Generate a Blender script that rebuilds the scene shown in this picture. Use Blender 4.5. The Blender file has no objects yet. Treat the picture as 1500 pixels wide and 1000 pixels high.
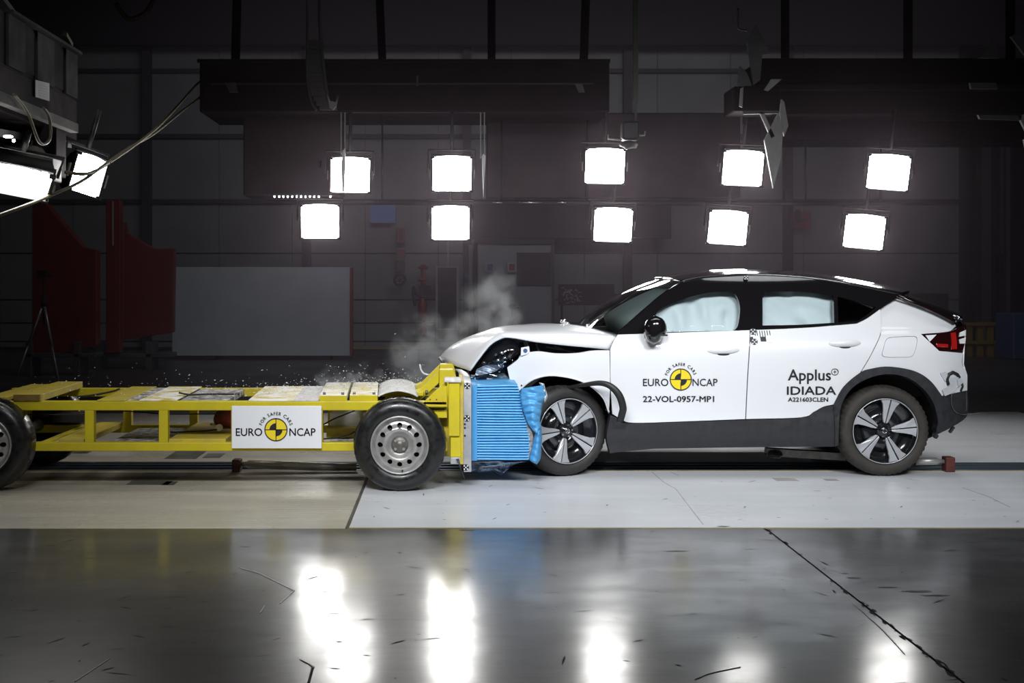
import bpy, bmesh, math, random
from mathutils import Vector, Matrix, noise
from mathutils.geometry import delaunay_2d_cdt

C = bpy.context.scene.collection
SC = bpy.context.scene
rnd = random.Random(7)
PI = math.pi

# ------------------------------------------------------------------ camera, world, lamps, exposure
F, CX, CY, H = 1800.0, 655.0, 410.0, 1.56      # focal length and principal point in photo pixels, eye height
cam = bpy.data.cameras.new('camera')
cam.sensor_width = 36.0
cam.lens = 36.0 * F / 1500.0
cam.shift_x = (750 - CX) / 1500.0
cam.shift_y = -(500 - CY) / 1500.0
cam.clip_end = 200
co = bpy.data.objects.new('camera', cam)
co.location = (0, 0, H)
co.rotation_euler = (PI / 2, 0, 0)
C.objects.link(co)
SC.camera = co

w = bpy.data.worlds.new('world')
w.use_nodes = True
w.node_tree.nodes['Background'].inputs[0].default_value = (0.80, 0.84, 1.0, 1)
w.node_tree.nodes['Background'].inputs[1].default_value = 0.03
SC.world = w

vs = SC.view_settings
vs.view_transform = 'Standard'
vs.look = 'None'
vs.gamma = 1.0
vs.use_curve_mapping = False
vs.exposure = 0.0


def area(name, loc, target, sx, sy, power, spread, col=(1, 1, 1)):
    l = bpy.data.lights.new(name, 'AREA')
    l.shape = 'RECTANGLE'
    l.size, l.size_y = sx, sy
    l.energy = power
    l.spread = math.radians(spread)
    l.color = col
    o = bpy.data.objects.new(name, l)
    o.location = loc
    d = Vector(target) - Vector(loc)
    o.rotation_euler = d.to_track_quat('-Z', 'Y').to_euler()
    C.objects.link(o)
    return o


# camera-side and overhead rigs of the crash hall (real lamps of the place, above the frame)
area('lamp_rig_left', (-0.7, 3.0, 5.0), (0.2, 9.9, 0.4), 2.6, 1.0, 54, 56, (0.96, 0.98, 1.0))
area('lamp_rig_right', (3.2, 3.2, 4.9), (2.6, 9.9, 0.5), 2.6, 1.0, 55, 62, (0.95, 0.98, 1.0))
area('lamp_rig_overhead_right', (2.6, 9.7, 5.6), (2.6, 9.5, 0), 5.5, 1.2, 17, 78, (0.95, 0.98, 1.0))
area('lamp_rig_overhead_left', (-1.9, 10.4, 5.6), (-2.0, 9.6, 0), 3.0, 1.2, 12, 78, (1.0, 0.95, 0.86))

area('fill_back_wall', (2.5, 17.6, 8.0), (1.5, 27.0, 1.2), 13, 2.0, 130, 130, (0.95, 0.93, 1.0))  # added fill to brighten the dim back wall, not a lamp of the hall
SC.cycles.volume_step_rate = 0.25

# ------------------------------------------------------------------ helpers


def P(px, py, Y):
    """point at depth Y that the photo shows at pixel (px, py)"""
    return Vector(((px - CX) * Y / F, Y, H - (py - CY) * Y / F))


def X(px, Y):
    return (px - CX) * Y / F


def Z(py, Y):
    return H - (py - CY) * Y / F


def tag(o, label=None, cat=None, group=None, kind=None):
    if label:
        o['label'] = label
    if cat:
        o['category'] = cat
    if group:
        o['group'] = group
    if kind:
        o['kind'] = kind
    return o


def empty(name, loc, label=None, cat=None, group=None, parent=None, rot=None):
    o = bpy.data.objects.new(name, None)
    o.empty_display_size = 0.1
    o.location = loc
    if rot:
        o.rotation_euler = rot
    C.objects.link(o)
    if parent:
        o.parent = parent
    return tag(o, label, cat, group)


def wloc(o):
    v = Vector((0, 0, 0))
    while o is not None:
        v = v + o.location
        o = o.parent
    return v


class MB:
    def __init__(s):
        s.v, s.f, s.sm = [], [], []

    def add(s, verts, faces, smooth=False):
        n = len(s.v)
        s.v += [Vector(p) for p in verts]
        s.f += [tuple(i + n for i in f) for f in faces]
        s.sm += [smooth] * len(faces)
        return s

    def box(s, x0, x1, y0, y1, z0, z1):
        return s.add([(x0, y0, z0), (x1, y0, z0), (x1, y1, z0), (x0, y1, z0), (x0, y0, z1), (x1, y0, z1), (x1, y1, z1), (x0, y1, z1)],
                     [(0, 3, 2, 1), (4, 5, 6, 7), (0, 1, 5, 4), (1, 2, 6, 5), (2, 3, 7, 6), (3, 0, 4, 7)])

    def mbox(s, M, sx, sy, sz):
        vs_ = [M @ Vector((a * sx / 2, b * sy / 2, c * sz / 2)) for c in (-1, 1) for a, b in ((-1, -1), (1, -1), (1, 1), (-1, 1))]
        return s.add(vs_, [(0, 3, 2, 1), (4, 5, 6, 7), (0, 1, 5, 4), (1, 2, 6, 5), (2, 3, 7, 6), (3, 0, 4, 7)])

    def bar(s, a, b, wd, ht, up=(0, 0, 1)):
        a, b = Vector(a), Vector(b)
        d = (b - a).normalized()
        u = Vector(up)
        if abs(d.dot(u)) > 0.98:
            u = Vector((0, 1, 0))
        r = d.cross(u).normalized()
        u = r.cross(d)
        q = [r * wd / 2 * i + u * ht / 2 * j for i, j in ((-1, -1), (1, -1), (1, 1), (-1, 1))]
        return s.add([a + k for k in q] + [b + k for k in q], [(3, 2, 1, 0), (4, 5, 6, 7), (0, 1, 5, 4), (1, 2, 6, 5), (2, 3, 7, 6), (3, 0, 4, 7)])

    def tube(s, pts, r, n=8, caps=True, radii=None):
        pts = [Vector(p) for p in pts]
        rings = []
        prev = None
        for i, p in enumerate(pts):
            d = (pts[min(i + 1, len(pts) - 1)] - pts[max(i - 1, 0)])
            d = d.normalized() if d.length > 1e-9 else Vector((0, 0, 1))
            if prev is None:
                u = d.orthogonal().normalized()
            else:
                u = prev - d * prev.dot(d)
                u = u.normalized() if u.length > 1e-6 else d.orthogonal().normalized()
            prev = u
            vv = d.cross(u)
            rr = radii[i] if radii else r
            rings.append([p + u * rr * math.cos(2 * PI * k / n) + vv * rr * math.sin(2 * PI * k / n) for k in range(n)])
        verts = [q for g in rings for q in g]
        faces = []
        for i in range(len(rings) - 1):
            for k in range(n):
                a, b = i * n + k, i * n + (k + 1) % n
                faces.append((a, b, b + n, a + n))
        s.add(verts, faces, True)
        if caps:
            m = len(s.v) - len(verts)
            s.f += [tuple(m + k for k in reversed(range(n))), tuple(m + (len(rings) - 1) * n + k for k in range(n))]
            s.sm += [False, False]
        return s

    def cyl(s, a, b, r, n=16, r2=None):
        return s.tube([a, b], r, n, True, [r, r if r2 is None else r2])

    def prism(s, poly, y0, y1):
        """poly in (x, z); extruded along Y"""
        n = len(poly)
        ar = sum(poly[i][0] * poly[(i + 1) % n][1] - poly[(i + 1) % n][0] * poly[i][1] for i in range(n))
        if ar < 0:
            poly = poly[::-1]
        vs_ = [(x, y0, z) for x, z in poly] + [(x, y1, z) for x, z in poly]
        fs = [tuple(range(n)), tuple(reversed(range(n, 2 * n)))]
        fs += [(i, i + n, (i + 1) % n + n, (i + 1) % n) for i in range(n)]
        return s.add(vs_, fs)

    def lathe(s, prof, n=48, mod=None, smooth=True, closed=False):
        """profile (r, y) turned about the local Y axis; mod(i, k, r) may change a radius"""
        m = len(prof)
        vs_ = []
        for k in range(n):
            a = 2 * PI * k / n
            for i, (r, y) in enumerate(prof):
                rr = mod(i, k, r) if mod else r
                vs_.append((rr * math.cos(a), y, rr * math.sin(a)))
        fs = []
        for k in range(n):
            k2 = (k + 1) % n
            for i in range(m - (0 if closed else 1)):
                j = (i + 1) % m
                fs.append((k * m + i, k * m + j, k2 * m + j, k2 * m + i))
        return s.add(vs_, fs, smooth)

    def grid(s, rows, smooth=True, flip=False):
        m = len(rows[0])
        vs_ = [p for r in rows for p in r]
        fs = []
        for i in range(len(rows) - 1):
            for j in range(m - 1):
                q = (i * m + j, i * m + j + 1, (i + 1) * m + j + 1, (i + 1) * m + j)
                fs.append(q[::-1] if flip else q)
        return s.add(vs_, fs, smooth)

    def ball(s, c, rx, ry, rz, nu=12, nv=8, jit=0, seed=0):
        vs_, fs = [], []
        c = Vector(c)
        for j in range(nv + 1):
            t = PI * j / nv
            for i in range(nu):
                a = 2 * PI * i / nu
                d = Vector((math.sin(t) * math.cos(a), math.sin(t) * math.sin(a), math.cos(t)))
                k = 1 + (jit * noise.noise(d * 2.2 + Vector((seed, 0, 0))) if jit else 0)
                vs_.append(c + Vector((d.x * rx, d.y * ry, d.z * rz)) * k)
        for j in range(nv):
            for i in range(nu):
                i2 = (i + 1) % nu
                fs.append((j * nu + i, (j + 1) * nu + i, (j + 1) * nu + i2, j * nu + i2))
        return s.add(vs_, fs, True)

    def build(s, name, mat, parent=None, bevel=0, label=None, kind=None, solid=0, fix=True):
        off = wloc(parent) if parent else Vector((0, 0, 0))
        me = bpy.data.meshes.new(name)
        me.from_pydata([p - off for p in s.v], [], s.f)
        me.polygons.foreach_set('use_smooth', s.sm)
        if fix:
            bm = bmesh.new()
            bm.from_mesh(me)
            bmesh.ops.recalc_face_normals(bm, faces=bm.faces)
            bm.to_mesh(me)
            bm.free()
        me.update()
        me.materials.append(mat)
        o = bpy.data.objects.new(name, me)
        C.objects.link(o)
        if parent:
            o.parent = parent
        if bevel:
            b = o.modifiers.new('bevel', 'BEVEL')
            b.width = bevel
            b.segments = 2
            b.limit_method = 'ANGLE'
            b.angle_limit = math.radians(40)
        if solid:
            b = o.modifiers.new('solid', 'SOLIDIFY')
            b.thickness = solid
            b.offset = 0
        return tag(o, label, None, None, kind)


def copy_tree(o, parent=None):
    c = o.copy()
    C.objects.link(c)
    c.parent = parent
    for ch in list(o.children):
        copy_tree(ch, c)
    return c


def cr(p0, p1, p2, p3, t):
    return 0.5 * ((2 * p1) + (p2 - p0) * t + (2 * p0 - 5 * p1 + 4 * p2 - p3) * t * t + (3 * p1 - p0 - 3 * p2 + p3) * t ** 3)


def spline(pts, n=6):
    """open Catmull-Rom through Vectors"""
    if len(pts) < 3:
        return list(pts)
    out = []
    for i in range(len(pts) - 1):
        p0 = pts[i - 1] if i else pts[0] * 2 - pts[1]
        p3 = pts[i + 2] if i + 2 < len(pts) else pts[-1] * 2 - pts[-2]
        for k in range(n):
            out.append(cr(p0, pts[i], pts[i + 1], p3, k / n))
    out.append(pts[-1])
    return out


def outline(pts, n=5):
    """closed outline; a point with a third value is a sharp corner, runs between corners are splines"""
    V = [Vector((p[0], p[1])) for p in pts]
    cs = [i for i, p in enumerate(pts) if len(p) > 2]
    if not cs:
        k = len(V)
        return [cr(V[i - 1], V[i], V[(i + 1) % k], V[(i + 2) % k], t / n) for i in range(k) for t in range(n)]
    out = []
    for a, i in enumerate(cs):
        j = cs[(a + 1) % len(cs)]
        if j <= i:
            j += len(V)
        out += spline([V[k % len(V)] for k in range(i, j + 1)], n)[:-1]
    return out


def dens(poly, step):
    out = []
    n = len(poly)
    for i in range(n):
        a, b = poly[i], poly[(i + 1) % n]
        k = max(1, int((b - a).length / step + 0.5))
        out += [a.lerp(b, t / k) for t in range(k)]
    return out


def inside(p, poly):
    c = False
    x, y = p[0], p[1]
    n = len(poly)
    j = n - 1
    for i in range(n):
        xi, yi = poly[i][0], poly[i][1]
        xj, yj = poly[j][0], poly[j][1]
        if (yi > y) != (yj > y) and x < (xj - xi) * (y - yi) / (yj - yi) + xi:
            c = not c
        j = i
    return c


def fill2d(out, holes, step):
    loops = [dens(out, step)] + [dens(h, step) for h in holes]
    vs_, es = [], []
    for lp in loops:
        b = len(vs_)
        vs_ += lp
        es += [(b + i, b + (i + 1) % len(lp)) for i in range(len(lp))]
    bd = list(vs_)
    x0, x1 = min(p.x for p in bd), max(p.x for p in bd)
    y0, y1 = min(p.y for p in bd), max(p.y for p in bd)
    cell = {}
    for p in bd:
        cell.setdefault((int(p.x / step), int(p.y / step)), []).append(p)
    j = 0
    y = y0 + step / 2
    while y < y1:
        x = x0 + step * (0.25 if j % 2 else 0.75)
        while x < x1:
            q = Vector((x, y))
            ci = (int(x / step), int(y / step))
            ok = True
            for a in (-1, 0, 1):
                for b in (-1, 0, 1):
                    for p in cell.get((ci[0] + a, ci[1] + b), ()):
                        if (p - q).length < step * 0.5:
                            ok = False
            if ok and inside(q, loops[0]) and not any(inside(q, h) for h in loops[1:]):
                vs_.append(q)
            x += step
        y += step * 0.9
        j += 1
    V, E, T, *_ = delaunay_2d_cdt(vs_, es, [], 0, 1e-7)
    tris = []
    for t in T:
        c = sum((V[i] for i in t), Vector((0, 0))) / len(t)
        if inside(c, loops[0]) and not any(inside(c, h) for h in loops[1:]):
            a = (V[t[1]] - V[t[0]]).cross(V[t[2]] - V[t[0]])
            tris.append(tuple(t) if a > 0 else tuple(reversed(t)))
    return V, tris


def shell(out, holes, step, fmap, back):
    """2-D filled outline mapped to 3-D by fmap, rim folded back by vector `back`"""
    V, T = fill2d(out, holes, step)
    m = MB()
    P3 = [fmap(p.x, p.y) for p in V]
    m.add(P3, T, True)
    cnt = {}
    for t in T:
        for i in range(3):
            a, b = t[i], t[(i + 1) % 3]
            cnt.setdefault((min(a, b), max(a, b)), []).append((a, b))
    back = Vector(back)
    if back.length > 0:
        for k, l in cnt.items():
            if len(l) == 1:
                a, b = l[0]
                m.add([P3[a], P3[b], P3[b] + back, P3[a] + back], [(1, 0, 3, 2)])
    return m


# ------------------------------------------------------------------ materials


def mat(name, col, rough=0.5, metal=0.0, coat=0.0, spec=0.5, emit=None, es=0):
    m = bpy.data.materials.new(name)
    m.use_nodes = True
    b = m.node_tree.nodes['Principled BSDF']
    b.inputs['Base Color'].default_value = (*col, 1)
    b.inputs['Roughness'].default_value = rough
    b.inputs['Metallic'].default_value = metal
    b.inputs['Coat Weight'].default_value = coat
    b.inputs['Coat Roughness'].default_value = 0.04
    b.inputs['Specular IOR Level'].default_value = spec
    if emit:
        b.inputs['Emission Color'].default_value = (*emit, 1)
        b.inputs['Emission Strength'].default_value = es
    return m


def nodes(m):
    return m.node_tree.nodes, m.node_tree.links, m.node_tree.nodes['Principled BSDF']


def noisy(name, c1, c2, scale=4, detail=6, rough=(0.4, 0.6), metal=0.0, stretch=(1, 1, 1), lo=0.35, hi=0.65, bump=0.0, coat=0, spec=0.5):
    m = mat(name, c1, rough[0], metal, coat, spec)
    n, l, b = nodes(m)
    tc = n.new('ShaderNodeTexCoord')
    mp = n.new('ShaderNodeMapping')
    mp.inputs['Scale'].default_value = stretch
    nz = n.new('ShaderNodeTexNoise')
    nz.inputs['Scale'].default_value = scale
    nz.inputs['Detail'].default_value = detail
    nz.inputs['Roughness'].default_value = 0.62
    l.new(tc.outputs['Object'], mp.inputs[0])
    l.new(mp.outputs[0], nz.inputs['Vector'])
    rp = n.new('ShaderNodeMapRange')
    rp.inputs['From Min'].default_value = lo
    rp.inputs['From Max'].default_value = hi
    l.new(nz.outputs['Fac'], rp.inputs['Value'])
    mx = n.new('ShaderNodeMix')
    mx.data_type = 'RGBA'
    mx.inputs['A'].default_value = (*c1, 1)
    mx.inputs['B'].default_value = (*c2, 1)
    l.new(rp.outputs[0], mx.inputs['Factor'])
    l.new(mx.outputs['Result'], b.inputs['Base Color'])
    rr = n.new('ShaderNodeMapRange')
    rr.inputs['To Min'].default_value = rough[0]
    rr.inputs['To Max'].default_value = rough[1]
    l.new(rp.outputs[0], rr.inputs['Value'])
    l.new(rr.outputs[0], b.inputs['Roughness'])
    if bump:
        bp = n.new('ShaderNodeBump')
        bp.inputs['Strength'].default_value = bump
        bp.inputs['Distance'].default_value = 0.02
        l.new(nz.outputs['Fac'], bp.inputs['Height'])
        l.new(bp.outputs[0], b.inputs['Normal'])
    return m


def floor_mat(name, c1, c2, c3, rough, stain=(0.05, 0.04, 0.03), stain_amt=0.5, spec=0.5, streak=(0.35, 1.6, 1), coat=None):
    """sealed concrete: broad mottling, streaks along the track, fine scratches, dark spots"""
    m = mat(name, c1, rough[0], 0, 0, spec)
    n, l, b = nodes(m)
    tc = n.new('ShaderNodeTexCoord')

    def nz(scale, stretch, detail=6, rot=0):
        mp = n.new('ShaderNodeMapping')
        mp.inputs['Scale'].default_value = stretch
        mp.inputs['Rotation'].default_value = (0, 0, rot)
        t = n.new('ShaderNodeTexNoise')
        t.inputs['Scale'].default_value = scale
        t.inputs['Detail'].default_value = detail
        t.inputs['Roughness'].default_value = 0.6
        l.new(tc.outputs['Object'], mp.inputs[0])
        l.new(mp.outputs[0], t.inputs['Vector'])
        return t.outputs['Fac']

    def rng(s, a, z, lo=0, hi=1):
        r = n.new('ShaderNodeMapRange')
        r.inputs['From Min'].default_value = a
        r.inputs['From Max'].default_value = z
        r.inputs['To Min'].default_value = lo
        r.inputs['To Max'].default_value = hi
        l.new(s, r.inputs['Value'])
        return r.outputs[0]

    def mix(f, a, c):
        x = n.new('ShaderNodeMix')
        x.data_type = 'RGBA'
        for s, k in ((a, 'A'), (c, 'B')):
            if isinstance(s, tuple):
                x.inputs[k].default_value = (*s, 1)
            else:
                l.new(s, x.inputs[k])
        l.new(f, x.inputs['Factor'])
        return x.outputs['Result']
    big = nz(0.9, (1, 1, 1))
    stk = nz(2.2, streak)
    col = mix(rng(big, 0.3, 0.7), c1, c2)
    col = mix(rng(stk, 0.42, 0.72, 0, 0.7), col, c3)
    spots = nz(9, (1, 1, 1), 3)
    col = mix(rng(spots, 0.70, 0.78, 0, stain_amt), col, stain)
    scr = nz(5, (0.3, 9, 1), 4, 0.5)
    scr2 = nz(6, (0.25, 12, 1), 4, -0.7)
    col = mix(rng(scr, 0.66, 0.72, 0, stain_amt * 0.5), col, stain)
    l.new(col, b.inputs['Base Color'])
    mm = n.new('ShaderNodeMath')
    mm.operation = 'ADD'
    l.new(rng(big, 0.3, 0.7, rough[0], rough[1]), mm.inputs[0])
    l.new(rng(scr2, 0.5, 0.75, 0, 0.08), mm.inputs[1])
    l.new(mm.outputs[0], b.inputs['Roughness'])
    if coat:
        l.new(rng(nz(2.6, (1, 1.6, 1), 7), 0.32, 0.68, coat[0] * 0.55, min(1, coat[0] * 1.25)), b.inputs['Coat Weight'])
        l.new(rng(big, 0.3, 0.7, coat[1], coat[2]), b.inputs['Coat Roughness'])
    bp = n.new('ShaderNodeBump')
    bp.inputs['Strength'].default_value = 0.05
    bp.inputs['Distance'].default_value = 0.01
    l.new(stk, bp.inputs['Height'])
    l.new(bp.outputs[0], b.inputs['Normal'])
    return m


def glass_mat(name, tint=(0.85, 0.9, 0.9), refl=1.0):
    m = bpy.data.materials.new(name)
    m.use_nodes = True
    n, l = m.node_tree.nodes, m.node_tree.links
    n.clear()
    o = n.new('ShaderNodeOutputMaterial')
    t = n.new('ShaderNodeBsdfTransparent')
    t.inputs[0].default_value = (*tint, 1)
    g = n.new('ShaderNodeBsdfGlossy')
    g.inputs['Roughness'].default_value = 0.03
    f = n.new('ShaderNodeFresnel')
    f.inputs[0].default_value = 1.5
    mm = n.new('ShaderNodeMath')
    mm.operation = 'MULTIPLY'
    mm.inputs[1].default_value = refl
    x = n.new('ShaderNodeMixShader')
    l.new(f.outputs[0], mm.inputs[0])
    l.new(mm.outputs[0], x.inputs[0])
    l.new(t.outputs[0], x.inputs[1])
    l.new(g.outputs[0], x.inputs[2])
    l.new(x.outputs[0], o.inputs[0])
    return m


M = {}
M['white_paint'] = mat('white_paint', (0.78, 0.79, 0.82), 0.35, 0, 0.8)
M['black_gloss'] = mat('black_gloss', (0.008, 0.007, 0.008), 0.12, 0, 1.0)
M['black_trim'] = noisy('black_trim', (0.017, 0.0175, 0.020), (0.027, 0.0275, 0.031), 20, 4, (0.45, 0.6))
M['dark'] = mat('dark', (0.012, 0.011, 0.012), 0.6)
M['rubber'] = noisy('rubber', (0.016, 0.015, 0.015), (0.03, 0.028, 0.027), 14, 5, (0.55, 0.75))
M['rubber_brown'] = noisy('rubber_brown', (0.026, 0.0225, 0.0195), (0.046, 0.040, 0.033), 14, 5, (0.6, 0.8))
M['rubber_wet'] = noisy('rubber_wet', (0.008, 0.008, 0.009), (0.016, 0.016, 0.016), 14, 5, (0.22, 0.42))
M['alloy'] = mat('alloy', (0.55, 0.56, 0.59), 0.3, 0.45)
M['alloy_dark'] = mat('alloy_dark', (0.012, 0.012, 0.014), 0.15, 0, 0.6)
M['chrome'] = mat('chrome', (0.8, 0.8, 0.82), 0.12, 1.0)
M['steel_rim'] = noisy('steel_rim', (0.48, 0.48, 0.47), (0.36, 0.35, 0.34), 9, 5, (0.3, 0.45), 0.6)
M['steel_dark'] = noisy('steel_dark', (0.12, 0.11, 0.10), (0.22, 0.20, 0.18), 18, 5, (0.35, 0.6), 0.6)
M['aluminium'] = noisy('aluminium', (0.36, 0.37, 0.39), (0.5, 0.5, 0.52), 6, 5, (0.35, 0.5), 0.3)
M['yellow'] = noisy('yellow', (0.60, 0.50, 0.012), (0.52, 0.42, 0.010), 5, 6, (0.4, 0.55))
M['yellow_worn'] = noisy('yellow_worn', (0.58, 0.45, 0.03), (0.42, 0.34, 0.07), 8, 7, (0.45, 0.65))
M['yellow_dusty'] = noisy('yellow_dusty', (0.60, 0.46, 0.04), (0.86, 0.85, 0.82), 6, 8, (0.5, 0.8), lo=0.40, hi=0.56)
M['dust'] = noisy('dust', (0.80, 0.79, 0.77), (0.55, 0.54, 0.52), 22, 8, (0.7, 0.9), bump=0.5)
M['deck_dusty'] = noisy('deck_dusty', (0.10, 0.09, 0.08), (0.62, 0.61, 0.60), 16, 8, (0.6, 0.9), lo=0.4, hi=0.6)
M['brown_end'] = noisy('brown_end', (0.22, 0.14, 0.02), (0.12, 0.08, 0.02), 20, 5, (0.5, 0.7))
M['blue_foil'] = noisy('blue_foil', (0.085, 0.36, 0.70), (0.13, 0.44, 0.80), 9, 6, (0.30, 0.45), 0.15)
M['blue_edge'] = noisy('blue_edge', (0.075, 0.34, 0.68), (0.07, 0.30, 0.62), 14, 6, (0.4, 0.5))
M['foil'] = noisy('foil', (0.35, 0.42, 0.52), (0.16, 0.22, 0.34), 12, 6, (0.22, 0.35), 0.8)
M['honeycomb'] = noisy('honeycomb', (0.55, 0.55, 0.54), (0.12, 0.12, 0.12), 70, 3, (0.4, 0.5), 0.4)
M['sign_white'] = mat('sign_white', (0.80, 0.82, 0.86), 0.4)
M['ink'] = mat('ink', (0.014, 0.013, 0.02), 0.5)
M['ink_yellow'] = mat('ink_yellow', (0.85, 0.66, 0.02), 0.45)
M['white'] = mat('white', (0.8, 0.8, 0.8), 0.6)
M['tape'] = noisy('tape', (0.62, 0.64, 0.68), (0.5, 0.52, 0.56), 12, 4, (0.3, 0.5))
M['airbag'] = mat('airbag', (0.62, 0.68, 0.71), 0.85)
M['glass'] = glass_mat('glass', (0.90, 0.95, 0.95), 0.25)
M['glass_dark'] = glass_mat('glass_dark', (0.30, 0.31, 0.31), 1.2)
M['glass_screen'] = glass_mat('glass_screen', (0.80, 0.86, 0.84), 1.3)
M['clear_plastic'] = glass_mat('clear_plastic', (0.55, 0.62, 0.70), 2.2)
M['red_lamp'] = mat('red_lamp', (0.42, 0.012, 0.012), 0.15, 0, 1)
M['red_lamp_dark'] = mat('red_lamp_dark', (0.020, 0.003, 0.004), 0.1, 0, 1)
M['cabinet_paint'] = noisy('cabinet_paint', (0.045, 0.045, 0.048), (0.030, 0.030, 0.033), 5, 5, (0.75, 0.9), spec=0.08)
M['beam_paint'] = noisy('beam_paint', (0.16, 0.158, 0.155), (0.12, 0.118, 0.116), 5, 5, (0.75, 0.9), spec=0.08)
M['red_steel'] = noisy('red_steel', (0.20, 0.018, 0.014), (0.14, 0.012, 0.010), 3, 5, (0.4, 0.6))
M['red'] = mat('red', (0.20, 0.022, 0.018), 0.4)
M['red_brown'] = noisy('red_brown', (0.14, 0.035, 0.025), (0.08, 0.02, 0.018), 20, 5, (0.4, 0.6))
M['tank_red'] = mat('tank_red', (0.18, 0.025, 0.022), 0.25, 0, 0.6)
M['board_grey'] = noisy('board_grey', (0.48, 0.50, 0.56), (0.42, 0.44, 0.50), 2, 5, (0.5, 0.6))
M['panel_grey'] = noisy('panel_grey', (0.26, 0.27, 0.30), (0.22, 0.23, 0.26), 2, 5, (0.5, 0.6))
M['wall_panel'] = noisy('wall_panel', (0.22, 0.225, 0.235), (0.17, 0.175, 0.185), 0.8, 5, (0.5, 0.6))
M['wall_dark'] = mat('wall_dark', (0.035, 0.034, 0.04), 0.7)
M['trim_dark'] = mat('trim_dark', (0.03, 0.03, 0.034), 0.6)
M['ceiling'] = mat('ceiling', (0.012, 0.011, 0.013), 0.8)
M['gantry'] = noisy('gantry', (0.022, 0.016, 0.019), (0.014, 0.011, 0.013), 2, 5, (0.75, 0.9), spec=0.1)
M['gantry_brown'] = noisy('gantry_brown', (0.055, 0.036, 0.044), (0.040, 0.027, 0.032), 1.5, 5, (0.6, 0.7))
M['gantry_grey'] = noisy('gantry_grey', (0.085, 0.085, 0.09), (0.055, 0.055, 0.06), 3, 5, (0.5, 0.6))
M['pale_metal'] = noisy('pale_metal', (0.34, 0.335, 0.33), (0.26, 0.255, 0.25), 4, 5, (0.4, 0.55))
M['housing'] = mat('housing', (0.015, 0.014, 0.016), 0.5)
M['cable_yellow'] = mat('cable_yellow', (0.060, 0.048, 0.020), 0.5)
M['cable'] = mat('cable', (0.012, 0.012, 0.012), 0.5)
M['sign_blue'] = mat('sign_blue', (0.20, 0.30, 0.72), 0.5)
M['sign_red'] = mat('sign_red', (0.22, 0.035, 0.04), 0.5)
M['navy'] = mat('navy', (0.05, 0.10, 0.22), 0.5)
M['yellow_dim'] = mat('yellow_dim', (0.25, 0.16, 0.02), 0.6)
M['wood'] = mat('wood', (0.15, 0.09, 0.05), 0.6)
M['lens'] = mat('lens', (0.9, 0.9, 0.9), 0.3, 0, 0, 0.5, (1.0, 0.985, 0.96), 29)
M['floor_front'] = floor_mat('floor_front', (0.078, 0.078, 0.080), (0.050, 0.050, 0.052), (0.115, 0.115, 0.115), (0.34, 0.46), stain_amt=0.6, spec=0.24, coat=(0.92, 0.13, 0.20), streak=(1.0, 1.4, 1))
M['floor_back'] = floor_mat('floor_back', (0.07, 0.07, 0.075), (0.05, 0.05, 0.055), (0.09, 0.09, 0.09), (0.35, 0.5))
M['slab_white'] = floor_mat('slab_white', (0.66, 0.68, 0.71), (0.58, 0.60, 0.63), (0.74, 0.75, 0.77), (0.25, 0.4), (0.35, 0.34, 0.32), 0.25)
M['slab_beige'] = floor_mat('slab_beige', (0.52, 0.49, 0.415), (0.42, 0.395, 0.335), (0.62, 0.585, 0.50), (0.2, 0.35), (0.12, 0.10, 0.08), 0.4)
M['joint'] = mat('joint', (0.02, 0.018, 0.016), 0.8)
M['line_yellow'] = noisy('line_yellow', (0.34, 0.27, 0.09), (0.2, 0.17, 0.1), 6, 6, (0.5, 0.7))
M['patch'] = noisy('patch', (0.10, 0.095, 0.085), (0.16, 0.15, 0.13), 6, 6, (0.3, 0.5))
M['patch_pale'] = noisy('patch_pale', (0.36, 0.35, 0.33), (0.48, 0.47, 0.45), 6, 6, (0.3, 0.5))
M['rail'] = mat('rail', (0.20, 0.25, 0.31), 0.3, 0.8)
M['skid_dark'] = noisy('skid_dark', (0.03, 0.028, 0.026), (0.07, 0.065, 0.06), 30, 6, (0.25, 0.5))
M['skid'] = noisy('skid', (0.17, 0.15, 0.12), (0.26, 0.23, 0.19), 8, 6, (0.3, 0.5), stretch=(0.2, 3, 1))

# ------------------------------------------------------------------ lettering and flat marks


def text_mesh(s, bold=0.0):
    cu = bpy.data.curves.new('t', 'FONT')
    cu.body = s
    cu.size = 1.0
    cu.offset = bold
    cu.resolution_u = 3
    o = bpy.data.objects.new('t', cu)
    C.objects.link(o)
    dg = bpy.context.evaluated_depsgraph_get()
    me = o.evaluated_get(dg).to_mesh()
    v = [(p.co.x, p.co.y) for p in me.vertices]
    f = [tuple(p.vertices) for p in me.polygons]
    o.evaluated_get(dg).to_mesh_clear()
    bpy.data.objects.remove(o)
    bpy.data.curves.remove(cu)
    return v, f


def put_text(m, s, x0, x1, y0, y1, fmap, bold=0.0):
    v, f = text_mesh(s, 0)
    ax, bx = min(p[0] for p in v), max(p[0] for p in v)
    ay, by = min(p[1] for p in v), max(p[1] for p in v)
    for dx, dy in ((0, 0),) if not bold else ((-bold, 0), (bold, 0), (0, -bold * .6), (0, bold * .6)):
        m.add([fmap(x0 + dx + (p[0] - ax) / (bx - ax) * (x1 - x0), y1 + dy - (p[1] - ay) / (by - ay) * (y1 - y0)) for p in v], f)


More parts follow.
